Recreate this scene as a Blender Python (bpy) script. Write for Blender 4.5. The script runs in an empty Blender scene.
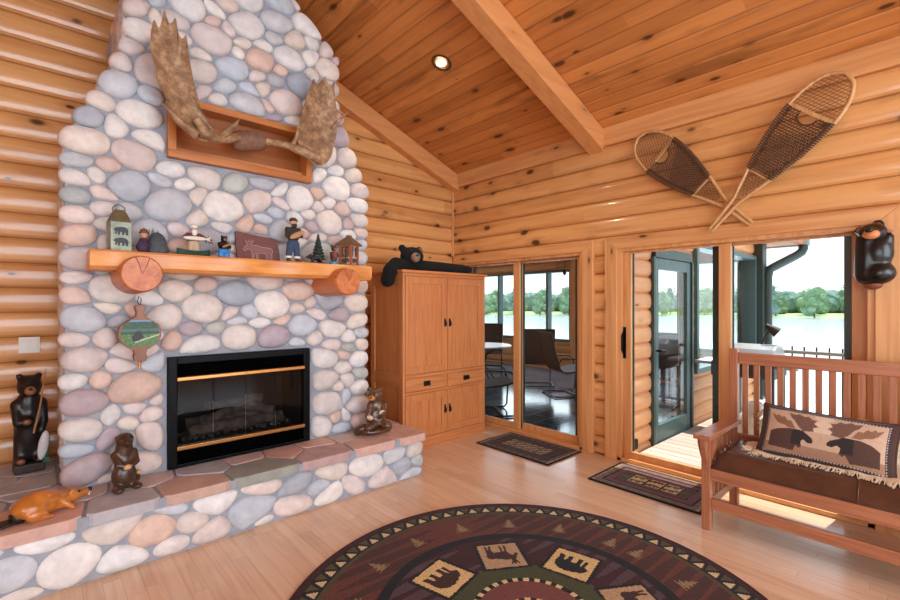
import bpy, math, random
from mathutils import Vector, Matrix, Euler, Quaternion
PI = math.pi
S = bpy.context.scene
COL = S.collection
random.seed(7)

# ---------------------------------------------------------------- camera, world, sun, large area lights, exposure
FPX, CAMH, CY = 453.0, 1.5, 304.0
YAW = math.atan2(.7408, .6717)                      # view direction measured from +X (back wall runs along X, window wall along Y)
cam = bpy.data.cameras.new('camera'); cam.sensor_width = 36; cam.lens = FPX / 900 * 36
cam.shift_y = (CY - 300) / 900; cam.clip_start = .05; cam.clip_end = 2000
camo = bpy.data.objects.new('camera', cam); COL.objects.link(camo)
camo.location = (0, 0, CAMH); camo.rotation_euler = (PI/2, 0, YAW - PI/2)
S.camera = camo
S.view_settings.view_transform = 'Standard'; S.view_settings.look = 'None'
S.view_settings.gamma = 1; S.view_settings.use_curve_mapping = False
S.view_settings.exposure = 0.0
S.render.film_transparent = False
S.cycles.max_bounces = 8; S.cycles.diffuse_bounces = 4; S.cycles.glossy_bounces = 4
S.cycles.transparent_max_bounces = 16; S.cycles.sample_clamp_indirect = 6
S.cycles.caustics_reflective = False; S.cycles.caustics_refractive = False

def lin(c):
    return tuple(((v/255)/12.92 if v/255 <= .04045 else (((v/255)+.055)/1.055)**2.4) for v in c)

w = bpy.data.worlds.new('sky'); S.world = w; w.use_nodes = True
nt = w.node_tree; nt.nodes.clear()
wo = nt.nodes.new('ShaderNodeOutputWorld'); bg = nt.nodes.new('ShaderNodeBackground')
tc = nt.nodes.new('ShaderNodeTexCoord'); sp = nt.nodes.new('ShaderNodeSeparateXYZ'); cr = nt.nodes.new('ShaderNodeValToRGB')
cr.color_ramp.elements[0].position = 0.0; cr.color_ramp.elements[0].color = (.93, .97, 1, 1)
cr.color_ramp.elements[1].position = .8; cr.color_ramp.elements[1].color = (.62, .80, 1, 1)
nt.links.new(tc.outputs['Generated'], sp.inputs[0]); nt.links.new(sp.outputs['Z'], cr.inputs[0])
nt.links.new(cr.outputs[0], bg.inputs[0]); nt.links.new(bg.outputs[0], wo.inputs[0])
bg.inputs[1].default_value = 1.7

sun = bpy.data.lights.new('sun', 'SUN'); sun.energy = 7.0; sun.angle = math.radians(1.0); sun.color = (1, .95, .86)
suno = bpy.data.objects.new('sun', sun); COL.objects.link(suno)
sd = Vector((-.36, .05, -.93))                      # direction the sunlight travels
suno.rotation_euler = sd.to_track_quat('-Z', 'Y').to_euler()

def area(name, loc, aim, sx, sy, power, color):
    l = bpy.data.lights.new(name, 'AREA'); l.shape = 'RECTANGLE'; l.size = sx; l.size_y = sy; l.energy = power; l.color = color
    o = bpy.data.objects.new(name, l); COL.objects.link(o); o.location = loc
    o.rotation_euler = (Vector(aim) - Vector(loc)).to_track_quat('-Z', 'Y').to_euler()
    return o
# unseen fill lamps added behind and left of the camera to brighten the room
COOL_LIGHT = (.72, .87, 1)
area('fill_rear', (1.1, -3.75, 1.75), (1.1, 4, 1.55), 5.2, 2.5, 240, COOL_LIGHT)
area('fill_side', (-2.55, -1.0, 1.75), (4, .6, 1.5), 3.6, 2.3, 112, COOL_LIGHT)
area('fill_gable', (1.1, -3.75, 3.5), (1.6, 4, 2.6), 3.0, .9, 70, COOL_LIGHT)  # added fill lamp high in the gable, where the wall has no windows
area('daylight_porch_windows', (8.85, 5.6, 1.5), (5, 5.4, .6), 6.4, 1.6, 110, COOL_LIGHT)

# ---------------------------------------------------------------- measuring helpers
def ray(x, y):
    t = (x-450)/FPX; s = (CY-y)/FPX
    return Vector((.6717+.7408*t, .7408-.6717*t, s))
def on(x, y, ax, val):
    r = ray(x, y); i = 'XYZ'.index(ax); o = Vector((0, 0, CAMH))
    return o + r*((val-o[i])/r[i])

# ---------------------------------------------------------------- materials
MAT = {}
class NT:
    def __init__(s, name, rough=.5, metal=0.0, spec=.5):
        m = bpy.data.materials.new(name); m.use_nodes = True; s.m = m; s.t = m.node_tree; MAT[name] = m
        s.b = s.t.nodes['Principled BSDF']; s.b.inputs['Roughness'].default_value = rough; s.b.inputs['Metallic'].default_value = metal
        s.b.inputs['Specular IOR Level'].default_value = spec
    def n(s, typ, **kw):
        nd = s.t.nodes.new('ShaderNode'+typ)
        for k, v in kw.items():
            if k.startswith('i_'):
                k = k[2:]; nd.inputs[int(k) if k.isdigit() else k.replace('_', ' ')].default_value = v
            else: setattr(nd, k, v)
        return nd
    def l(s, a, b): s.t.links.new(a, b)
    def math(s, op, a, b=None, clamp=False):
        nd = s.n('Math', operation=op, use_clamp=clamp)
        for i, v in enumerate((a, b)):
            if v is None: continue
            if isinstance(v, (int, float)): nd.inputs[i].default_value = v
            else: s.l(v, nd.inputs[i])
        return nd.outputs[0]
    def mix(s, f, a, b, typ='MIX'):
        nd = s.n('MixRGB', blend_type=typ)
        for i, v in enumerate((f, a, b)):
            if isinstance(v, (int, float)): nd.inputs[i].default_value = v
            elif isinstance(v, tuple): nd.inputs[i].default_value = (*v[:3], 1)
            else: s.l(v, nd.inputs[i])
        return nd.outputs[0]
    def ramp(s, f, stops):
        nd = s.n('ValToRGB'); e = nd.color_ramp.elements
        while len(e) < len(stops): e.new(.5)
        for el, (p, c) in zip(e, stops): el.position = p; el.color = (*c[:3], 1) if isinstance(c, tuple) else (c, c, c, 1)
        s.l(f, nd.inputs[0]); return nd.outputs[0]
    def bump(s, h, strength=.3, dist=.01):
        nd = s.n('Bump'); nd.inputs['Strength'].default_value = strength; nd.inputs['Distance'].default_value = dist
        s.l(h, nd.inputs['Height']); s.l(nd.outputs[0], s.b.inputs['Normal'])
    def col(s, c):
        if isinstance(c, tuple): s.b.inputs['Base Color'].default_value = (*c[:3], 1)
        else: s.l(c, s.b.inputs['Base Color'])

def plain(name, rgb, rough=.5, metal=0.0, noise=.0, nscale=40, spec=.5, bump=0, coat=0):
    k = NT(name, rough, metal, spec); c = lin(rgb)
    if noise or bump:
        tc = k.n('TexCoord'); nz = k.n('TexNoise'); nz.inputs['Scale'].default_value = nscale; nz.inputs['Detail'].default_value = 4
        k.l(tc.outputs['Object'], nz.inputs['Vector'])
        k.col(k.ramp(nz.outputs['Fac'], [(.3, tuple(v*(1-noise) for v in c)), (.7, tuple(min(1, v*(1+noise)) for v in c))]))
        if bump: k.bump(nz.outputs['Fac'], bump, .005)
    else: k.col(c)
    if coat: k.b.inputs['Coat Weight'].default_value = coat; k.b.inputs['Coat Roughness'].default_value = .12
    return k.m

def wood(name, rgb, rgb2, axis='Z', pitch=None, rough=.38, knots=0.0, grain=1.0, seg=None, coat=0.0, vary=.35, bumpy=.12, space='world', flat=None, seam=0.0, kr=2.1, kx=6.8, streak=0.0):
    """grain along axis; pitch = (axis, size) of separate boards or logs"""
    k = NT(name, rough)
    if space == 'world': P = k.n('NewGeometry').outputs['Position']
    else: P = k.n('TexCoord').outputs['Object']
    sx = k.n('SeparateXYZ'); k.l(P, sx.inputs[0])
    comp = {a: sx.outputs[i] for i, a in enumerate('XYZ')}
    rnd = None
    if pitch:
        cell = k.math('FLOOR', k.math('DIVIDE', comp[pitch[0]], pitch[1]))
        if seg:
            off = k.math('MULTIPLY', cell, .618*seg)
            cell2 = k.math('FLOOR', k.math('DIVIDE', k.math('ADD', comp[axis], off), seg))
            cell = k.math('ADD', cell, k.math('MULTIPLY', cell2, 37.7))
        wn = k.n('TexWhiteNoise', noise_dimensions='1D'); k.l(cell, wn.inputs['W']); rnd = wn.outputs['Value']
    mp = k.n('Mapping'); k.l(P, mp.inputs['Vector'])
    sc = [22*grain]*3; sc['XYZ'.index(axis)] = 1.1*grain
    mp.inputs['Scale'].default_value = sc
    if rnd:
        cb = k.n('CombineXYZ'); 
        for i in range(3): k.l(k.math('MULTIPLY', rnd, 37.0), cb.inputs[i])
        k.l(cb.outputs[0], mp.inputs['Location'])
    nz = k.n('TexNoise'); nz.inputs['Scale'].default_value = 1.0; nz.inputs['Detail'].default_value = 5; nz.inputs['Distortion'].default_value = .6
    k.l(mp.outputs[0], nz.inputs['Vector'])
    a, b = lin(rgb), lin(rgb2)
    c = k.ramp(nz.outputs['Fac'], [(.28, b), (.62, a)])
    if rnd: c = k.mix(vary, c, k.ramp(rnd, [(0, b), (1, tuple(min(1, v*1.12) for v in a))]))
    if streak:
        ms = k.n('Mapping'); k.l(P, ms.inputs['Vector']); s3 = [7.0]*3; s3['XYZ'.index(axis)] = .55
        if flat: s3['XYZ'.index(flat)] = 0.0
        ms.inputs['Scale'].default_value = s3; n2 = k.n('TexNoise'); n2.inputs['Scale'].default_value = 1.0; n2.inputs['Detail'].default_value = 4; n2.inputs['Distortion'].default_value = .5; k.l(ms.outputs[0], n2.inputs['Vector'])
        c = k.mix(k.math('MULTIPLY', k.ramp(n2.outputs['Fac'], [(.57, 0.0), (.66, 1.0)]), streak), c, tuple(v*.42 for v in b))
    if knots:
        mk = k.n('Mapping'); k.l(P, mk.inputs['Vector'])
        ks = [kx]*3; ks['XYZ'.index(axis)] = kr
        if flat: ks['XYZ'.index(flat)] = 0.0
        mk.inputs['Scale'].default_value = ks
        vo = k.n('TexVoronoi'); vo.inputs['Scale'].default_value = 1.0; k.l(mk.outputs[0], vo.inputs['Vector'])
        vs = k.n('SeparateXYZ'); k.l(vo.outputs['Color'], vs.inputs[0])
        rad = k.math('MULTIPLY', k.math('POWER', vs.outputs['X'], 1.5), .17*knots)
        m = k.math('SUBTRACT', 1.0, k.math('DIVIDE', vo.outputs['Distance'], k.math('ADD', rad, .012)), True)
        halo = k.math('SUBTRACT', 1.0, k.math('DIVIDE', vo.outputs['Distance'], k.math('ADD', k.math('MULTIPLY', rad, 2.6), .02)), True)
        c = k.mix(k.math('MULTIPLY', halo, .5), c, tuple(v*.55 for v in b))
        c = k.mix(k.ramp(m, [(.05, 0.0), (.45, .9)]), c, lin((70, 34, 14)))
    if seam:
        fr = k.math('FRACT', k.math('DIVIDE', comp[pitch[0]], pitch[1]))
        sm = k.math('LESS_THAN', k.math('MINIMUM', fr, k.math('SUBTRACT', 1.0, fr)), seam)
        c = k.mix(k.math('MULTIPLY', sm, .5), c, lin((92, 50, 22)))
    k.col(c)
    if bumpy: k.bump(nz.outputs['Fac'], bumpy, .004)
    if coat: k.b.inputs['Coat Weight'].default_value = coat; k.b.inputs['Coat Roughness'].default_value = .1
    return k.m

def attr_mat(name, rough=.6, noise=.12, nscale=14, bump=.3, spec=.4, coat=0, sheen=0):
    k = NT(name, rough, 0, spec); a = k.n('Attribute', attribute_name='tint')
    P = k.n('NewGeometry').outputs['Position']
    nz = k.n('TexNoise'); nz.inputs['Scale'].default_value = nscale; nz.inputs['Detail'].default_value = 6; nz.inputs['Roughness'].default_value = .65
    k.l(P, nz.inputs['Vector'])
    g = k.ramp(nz.outputs['Fac'], [(.25, 1-noise), (.75, 1+noise)])
    # values over one are kept by scaling down by the top of the range
    k.col(k.mix(1.0, a.outputs['Color'], g, 'MULTIPLY'))
    if bump: k.bump(nz.outputs['Fac'], bump, .006)
    if coat: k.b.inputs['Coat Weight'].default_value = coat; k.b.inputs['Coat Roughness'].default_value = .15
    if sheen: k.b.inputs['Sheen Weight'].default_value = sheen
    return k.m

# ---------------------------------------------------------------- mesh builder
def sgn(v): return -1 if v < 0 else 1
class MB:
    def __init__(s): s.v = []; s.f = []; s.m = []; s.c = []; s.mi = 0; s.tint = None
    def add(s, vs, fs):
        o = len(s.v); s.v += [Vector(p) for p in vs]
        for f in fs: s.f.append([i+o for i in f]); s.m.append(s.mi); s.c.append(s.tint)
    def box(s, a, b, M=None):
        (x0, y0, z0), (x1, y1, z1) = a, b
        v = [Vector(p) for p in ((x0,y0,z0),(x1,y0,z0),(x1,y1,z0),(x0,y1,z0),(x0,y0,z1),(x1,y0,z1),(x1,y1,z1),(x0,y1,z1))]
        if M is not None: v = [M @ p for p in v]
        f = [(0,3,2,1),(4,5,6,7),(0,1,5,4),(1,2,6,5),(2,3,7,6),(3,0,4,7)]
        if (x1-x0)*(y1-y0)*(z1-z0) < 0: f = [q[::-1] for q in f]
        s.add(v, f); return s
    def bar(s, p0, p1, wdt, hgt, up=(0, 0, 1)):
        p0, p1 = Vector(p0), Vector(p1); d = (p1-p0); L = d.length; d.normalize(); u = Vector(up)
        x = d.cross(u).normalized() if abs(d.dot(u)) < .999 else Vector((1,0,0)); z = x.cross(d)
        M = Matrix((( *x, 0), (*d, 0), (*z, 0), (0,0,0,1))).transposed(); M.translation = p0
        s.box((-wdt/2, 0, -hgt/2), (wdt/2, L, hgt/2), M); return s
    def tube(s, pts, r, n=10, cap=True, closed=False):
        pts = [Vector(p) for p in pts]; N = len(pts)
        rr = r if isinstance(r, (list, tuple)) else [r]*N
        base = len(s.v); prev = None; V = []
        for i, p in enumerate(pts):
            if closed: d = pts[(i+1) % N]-pts[i-1]
            else: d = pts[min(i+1, N-1)]-pts[max(i-1, 0)]
            d.normalize()
            if prev is None:
                u = Vector((0,0,1)) if abs(d.z) < .9 else Vector((1,0,0)); u = (u-d*u.dot(d)).normalized()
            else: u = (prev-d*prev.dot(d)).normalized()
            prev = u; w2 = d.cross(u)
            for k in range(n):
                a = 2*PI*k/n; V.append(p+(u*math.cos(a)+w2*math.sin(a))*rr[i])
        F = []
        for i in range(N if closed else N-1):
            j = (i+1) % N
            for k in range(n):
                F.append((i*n+k, i*n+(k+1) % n, j*n+(k+1) % n, j*n+k))
        if cap and not closed: F += [tuple(range(n))[::-1], tuple((N-1)*n+k for k in range(n))]
        s.add(V, F); return s
    def cyl(s, p0, p1, r0, r1=None, n=20): return s.tube([p0, p1], [r0, r0 if r1 is None else r1], n)
    def ball(s, c, r, rot=None, nu=18, nv=10):
        c = Vector(c); r = (r, r, r) if isinstance(r, (int, float)) else r
        R = Euler(rot).to_matrix() if rot else Matrix.Identity(3)
        V = [c+R @ Vector((0,0,r[2]))]
        for j in range(1, nv):
            th = PI*j/nv
            for i in range(nu):
                ph = 2*PI*i/nu
                V.append(c+R @ Vector((r[0]*math.sin(th)*math.cos(ph), r[1]*math.sin(th)*math.sin(ph), r[2]*math.cos(th))))
        V.append(c+R @ Vector((0,0,-r[2]))); F = []
        for i in range(nu):
            F.append((0, 1+i, 1+(i+1) % nu)); 
            for j in range(nv-2): a = 1+j*nu; F.append((a+i, a+nu+i, a+nu+(i+1) % nu, a+(i+1) % nu))
            a = 1+(nv-2)*nu; F.append((a+i, len(V)-1, a+(i+1) % nu))
        s.add(V, F); return s
    def prism(s, poly, f3, t0, t1):
        """poly in 2D; f3(u, v, t) -> point; between depths t0 and t1"""
        n = len(poly); V = [f3(u, v, t0) for u, v in poly]+[f3(u, v, t1) for u, v in poly]
        F = [tuple(range(n))[::-1], tuple(range(n, 2*n))]+[(i, (i+1) % n, n+(i+1) % n, n+i) for i in range(n)]
        s.add(V, F); return s
    def lathe(s, prof, c=(0,0,0), n=24, M=None):
        c = Vector(c); V = []
        for r, z in prof:
            for k in range(n):
                p = Vector((r*math.cos(2*PI*k/n), r*math.sin(2*PI*k/n), z)); V.append(c+(M @ p if M is not None else p))
        F = []
        for i in range(len(prof)-1):
            for k in range(n): F.append((i*n+k, i*n+(k+1) % n, (i+1)*n+(k+1) % n, (i+1)*n+k))
        F += [tuple(range(n))[::-1], tuple((len(prof)-1)*n+k for k in range(n))]
        s.add(V, F); return s
    def grid(s, nu, nv, f, colf=None):
        V = [f(i/nu, j/nv) for j in range(nv+1) for i in range(nu+1)]; o = len(s.v); s.v += [Vector(p) for p in V]
        for j in range(nv):
            for i in range(nu):
                a = o+j*(nu+1)+i; s.f.append([a, a+1, a+nu+2, a+nu+1]); s.m.append(s.mi)
                s.c.append(colf((i+.5)/nu, (j+.5)/nv) if colf else s.tint)
        return s
    def build(s, name, mats, parent=None, label=None, smooth=False, bevel=0, kind=None, local=False, fix=True, auto=None):
        me = bpy.data.meshes.new(name)
        M = Matrix.Identity(4)
        if parent is not None and not local: M = FRAME.get(parent, Matrix.Identity(4)).inverted()
        me.from_pydata([M @ p for p in s.v], [], s.f); me.update()
        mats = mats if isinstance(mats, (list, tuple)) else [mats]
        for m in mats: me.materials.append(m)
        me.polygons.foreach_set('material_index', s.m)
        if any(c is not None for c in s.c):
            at = me.color_attributes.new('tint', 'FLOAT_COLOR', 'CORNER'); dat = []
            for p, c in zip(me.polygons, s.c):
                c = c or (.5, .5, .5); dat += [c[0], c[1], c[2], 1.0]*p.loop_total
            at.data.foreach_set('color', dat)
        if fix:
            import bmesh
            bm = bmesh.new(); bm.from_mesh(me); bmesh.ops.recalc_face_normals(bm, faces=bm.faces); bm.to_mesh(me); bm.free()
        if smooth:
            me.polygons.foreach_set('use_smooth', [True]*len(me.polygons))
            if auto: me.set_sharp_from_angle(angle=math.radians(auto))
        o = bpy.data.objects.new(name, me); COL.objects.link(o)
        if parent is not None: o.parent = parent; FRAME[o] = FRAME.get(parent, Matrix.Identity(4))
        if label: o['label'] = label
        if kind: o['kind'] = kind
        if bevel:
            b = o.modifiers.new('bevel', 'BEVEL'); b.width = bevel; b.segments = 2; b.limit_method = 'ANGLE'; b.angle_limit = math.radians(40)
        return o
FRAME = {}
def tag(o, label, cat, group=None, kind=None):
    o['label'] = label; o['category'] = cat
    if group: o['group'] = group
    if kind: o['kind'] = kind
    return o
def thing(name, label, cat, loc=(0,0,0), rz=0, group=None):
    o = bpy.data.objects.new(name, None); COL.objects.link(o); o.location = loc; o.rotation_euler = (0, 0, rz); o.empty_display_size = .1
    FRAME[o] = Matrix.Translation(Vector(loc)) @ Matrix.Rotation(rz, 4, 'Z')
    if label: tag(o, label, cat, group)
    return o
def struct(o): o['kind'] = 'structure'; return o
def sroot(name, loc=(0,0,0)):
    o = thing(name, None, None, loc); o['kind'] = 'structure'; return o
def copy_tree(o, parent=None):
    c = o.copy(); COL.objects.link(c)
    if parent is not None: c.parent = parent
    for ch in list(o.children): copy_tree(ch, c)
    return c
def blob(name, els, mat, parent=None, vox=.012, smooth_it=4, local=False, label=None, tint=None):
    """one continuous body: overlapping ellipsoids and tapered limbs fused into a single skin"""
    b = MB()
    for e in els:
        if e[0] == 's': b.ball(e[1], e[2], e[3] if len(e) > 3 else None, 16, 10)
        else:
            p0, p1, r0, r1 = Vector(e[1]), Vector(e[2]), e[3], e[4]
            b.tube([p0, p0.lerp(p1, .5), p1], [r0, (r0+r1)/2, r1], 12); b.ball(p0, r0, None, 12, 8); b.ball(p1, r1, None, 12, 8)
    o = b.build(name, mat, parent, label=label, smooth=True, local=local)
    r = o.modifiers.new('skin', 'REMESH'); r.mode = 'VOXEL'; r.voxel_size = vox; r.use_smooth_shade = True
    if smooth_it:
        q = o.modifiers.new('soft', 'SMOOTH'); q.iterations = smooth_it; q.factor = .5
    return o
def each(name, mats, parent, boxes, **kw):
    for a, b in boxes: MB().box(a, b).build(name, mats, parent, **kw)
def inpoly(p, poly):
    x, y = p; c = False; n = len(poly); j = n-1
    for i in range(n):
        xi, yi = poly[i]; xj, yj = poly[j]
        if (yi > y) != (yj > y) and x < (xj-xi)*(y-yi)/(yj-yi)+xi: c = not c
        j = i
    return c
def clip(poly, a, b, c):
    """keep a*x + b*y <= c of a convex polygon"""
    out = []; n = len(poly)
    for i in range(n):
        p, q = poly[i], poly[(i+1) % n]; dp = a*p[0]+b*p[1]-c; dq = a*q[0]+b*q[1]-c
        if dp <= 0: out.append(p)
        if dp*dq < 0: t = dp/(dp-dq); out.append((p[0]+(q[0]-p[0])*t, p[1]+(q[1]-p[1])*t))
    return out
def chaikin(poly, it):
    for _ in range(it):
        o = []
        for i in range(len(poly)):
            p, q = poly[i], poly[(i+1) % len(poly)]
            o += [(p[0]*.75+q[0]*.25, p[1]*.75+q[1]*.25), (p[0]*.25+q[0]*.75, p[1]*.25+q[1]*.75)]
        poly = o
    return poly
BEAR = [(0,.45),(.05,.55),(.12,.62),(.17,.68),(.22,.66),(.35,.72),(.55,.75),(.75,.72),(.9,.6),(.95,.45),(.93,.2),(.95,.05),(.8,.05),(.78,.25),(.7,.3),(.68,.05),(.55,.05),(.55,.3),(.42,.3),(.4,.05),(.28,.05),(.28,.3),(.25,.38),(.2,.1),(.1,.1),(.14,.35),(.1,.4)]
MOOSE = [(0,.5),(.02,.42),(.08,.42),(.14,.52),(.22,.48),(.27,.35),(.27,0),(.32,0),(.34,.3),(.4,.33),(.41,0),(.46,0),(.47,.33),(.68,.35),(.72,.2),(.7,0),(.76,0),(.8,.2),(.84,.02),(.89,.02),(.9,.35),(.93,.5),(.88,.62),(.6,.64),(.42,.72),(.3,.7),(.24,.72),(.28,.8),(.34,.95),(.24,.88),(.2,.97),(.16,.86),(.08,.95),(.1,.8),(.14,.74),(.1,.66)]
# ---------------------------------------------------------------- the materials of the place
PITCH = .18
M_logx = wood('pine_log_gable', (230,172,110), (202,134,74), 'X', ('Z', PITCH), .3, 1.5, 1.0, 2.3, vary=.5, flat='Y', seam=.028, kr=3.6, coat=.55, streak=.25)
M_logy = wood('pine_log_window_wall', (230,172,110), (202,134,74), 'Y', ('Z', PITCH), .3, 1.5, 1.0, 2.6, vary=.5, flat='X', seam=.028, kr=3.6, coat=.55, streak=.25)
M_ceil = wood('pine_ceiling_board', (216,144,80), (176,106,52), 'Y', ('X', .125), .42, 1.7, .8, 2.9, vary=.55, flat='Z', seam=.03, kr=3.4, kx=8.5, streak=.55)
M_beam = wood('pine_beam', (222,156,98), (208,140,84), 'X', None, .42, .9)
M_trimz = wood('pine_trim_upright', (226,166,108), (204,138,82), 'Z', None, .38, .7)
M_trimy = wood('pine_trim_level', (226,166,108), (204,138,82), 'Y', None, .38, .7)
M_oakz = wood('oak_upright', (214,140,84), (190,114,64), 'Z', None, .36, 0, 2.4, bumpy=.05)
M_oakx = wood('oak_level', (214,140,84), (190,114,64), 'X', None, .36, 0, 2.4, bumpy=.05)
M_oaky = wood('oak_level_side', (214,140,84), (190,114,64), 'Y', None, .36, 0, 2.4, bumpy=.05)
M_benchz = wood('bench_oak_upright', (182,118,84), (150,90,62), 'Z', None, .34, 0, 2.4, bumpy=.05)
M_benchy = wood('bench_oak_level', (182,118,84), (150,90,62), 'Y', None, .34, 0, 2.4, bumpy=.05)
M_benchx = wood('bench_oak_cross', (182,118,84), (150,90,62), 'X', None, .34, 0, 2.4, bumpy=.05)
M_mantel = wood('mantel_pine', (234,160,84), (208,124,54), 'X', None, .34, .5)
M_logend = wood('log_bracket_pine', (214,130,74), (180,92,44), 'Y', None, .4, .3)
M_niche = wood('niche_pine', (206,132,70), (172,98,46), 'X', None, .4, .5)
M_nichez = wood('niche_pine_upright', (206,132,70), (172,98,46), 'Z', None, .4, .3)
M_nback = wood('niche_back_pine', (176,106,52), (146,80,36), 'X', ('Z', .14), .45, .5)
M_extlog = wood('porch_log', (236,178,124), (214,146,92), 'X', ('Z', PITCH), .5, .8, 1, 2.1, vary=.4)
M_porch = wood('porch_pine', (214,160,106), (182,122,74), 'Y', ('Z', PITCH), .5, .8, 1, 2.1, vary=.4)
M_porchc = wood('porch_ceiling_pine', (190,122,66), (158,92,46), 'Y', ('X', .14), .5, .8, 1, 2.1, vary=.4)
M_deck = wood('deck_board', (196,178,166), (176,158,146), 'Y', ('X', .14), .6, 0, 1, 3, vary=.5)
def floor_mat():
    k = NT('maple_floor', .2); P = k.n('NewGeometry').outputs['Position']; sx = k.n('SeparateXYZ'); k.l(P, sx.inputs[0])
    W = .083
    cx = k.math('DIVIDE', sx.outputs['X'], W); row = k.math('FLOOR', cx)
    wr = k.n('TexWhiteNoise', noise_dimensions='1D'); k.l(row, wr.inputs['W'])
    yy = k.math('ADD', k.math('DIVIDE', sx.outputs['Y'], .95), k.math('MULTIPLY', wr.outputs['Value'], 7.3)); seg = k.math('FLOOR', yy)
    wn = k.n('TexWhiteNoise', noise_dimensions='1D'); k.l(k.math('ADD', row, k.math('MULTIPLY', seg, 71.3)), wn.inputs['W']); rnd = wn.outputs['Value']
    mp = k.n('Mapping'); k.l(P, mp.inputs['Vector']); mp.inputs['Scale'].default_value = (38, 1.8, 1)
    cb = k.n('CombineXYZ'); [k.l(k.math('MULTIPLY', rnd, 53.0), cb.inputs[i]) for i in range(3)]; k.l(cb.outputs[0], mp.inputs['Location'])
    nz = k.n('TexNoise'); nz.inputs['Scale'].default_value = 1; nz.inputs['Detail'].default_value = 5; nz.inputs['Distortion'].default_value = .8; k.l(mp.outputs[0], nz.inputs['Vector'])
    base = k.ramp(rnd, [(0, lin((200,158,122))), (.35, lin((222,184,150))), (.75, lin((232,198,166))), (1, lin((212,170,136)))])
    c = k.mix(.5, base, k.ramp(nz.outputs['Fac'], [(.3, lin((208,168,134))), (.65, lin((236,204,174)))]))
    fx = k.math('FRACT', cx); gap = k.math('LESS_THAN', fx, .025); fy = k.math('LESS_THAN', k.math('FRACT', yy), .0025)
    g = k.math('MAXIMUM', gap, fy)
    k.col(k.mix(k.math('MULTIPLY', g, .55), c, lin((150,100,64))))
    k.b.inputs['Coat Weight'].default_value = .35; k.b.inputs['Coat Roughness'].default_value = .14
    k.b.inputs['Roughness'].default_value = .3
    return k.m
M_floor = floor_mat()
def tile_mat():
    k = NT('slate_tile', .13); P = k.n('NewGeometry').outputs['Position']
    br = k.n('TexBrick', offset=.5); k.l(P, br.inputs['Vector'])
    for nme, v in (('Scale', 1.0), ('Mortar Size', .006), ('Brick Width', .6), ('Row Height', .3), ('Bias', 0.0)): br.inputs[nme].default_value = v
    br.inputs['Color1'].default_value = (*lin((40,66,82)), 1); br.inputs['Color2'].default_value = (*lin((62,94,112)), 1); br.inputs['Mortar'].default_value = (*lin((120,128,130)), 1)
    k.col(br.outputs['Color']); return k.m
M_tile = tile_mat()
M_mortar = plain('mortar', (154,158,168), .85, noise=.12, nscale=18, bump=.4)
M_stone = attr_mat('river_stone', .62, .2, 13, .45)
M_flag = attr_mat('flagstone', .7, .2, 9, .5)
M_black = plain('black_iron', (4,4,6), .4, .0, spec=.14)
M_firebox = plain('firebox_lining', (40,39,40), .8)
M_brass = plain('brass', (214,160,96), .25, .85)
M_pull = plain('dark_bronze', (44,36,32), .4, .6)
M_green = plain('green_cladding', (38,66,64), .4)
M_teal = plain('green_frame', (70,104,106), .4)
M_white = plain('white_plastic', (236,232,222), .4)
M_grout = plain('dark_gap', (38,26,18), .8)
def glass_mat(name, tint=(.97, .985, .98), gloss=.04):
    m = bpy.data.materials.new(name); m.use_nodes = True; t = m.node_tree; t.nodes.clear(); MAT[name] = m
    o = t.nodes.new('ShaderNodeOutputMaterial'); tr = t.nodes.new('ShaderNodeBsdfTransparent'); gl = t.nodes.new('ShaderNodeBsdfGlossy'); mx = t.nodes.new('ShaderNodeMixShader')
    tr.inputs[0].default_value = (*tint, 1); gl.inputs['Roughness'].default_value = .02; gl.inputs['Color'].default_value = (1,1,1,1)
    fr = t.nodes.new('ShaderNodeLayerWeight'); fr.inputs['Blend'].default_value = .5; pw = t.nodes.new('ShaderNodeMath'); pw.operation = 'POWER'; pw.inputs[1].default_value = 4.0
    ma = t.nodes.new('ShaderNodeMath'); ma.operation = 'MULTIPLY_ADD'; ma.inputs[1].default_value = .45; ma.inputs[2].default_value = gloss*.5
    t.links.new(fr.outputs['Facing'], pw.inputs[0]); t.links.new(pw.outputs[0], ma.inputs[0]); t.links.new(ma.outputs[0], mx.inputs[0]); t.links.new(tr.outputs[0], mx.inputs[1]); t.links.new(gl.outputs[0], mx.inputs[2]); t.links.new(mx.outputs[0], o.inputs[0])
    return m
M_glass = glass_mat('window_glass', gloss=.035)
M_fireglass = glass_mat('smoked_fire_glass', (.6, .6, .62), .03)

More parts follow.
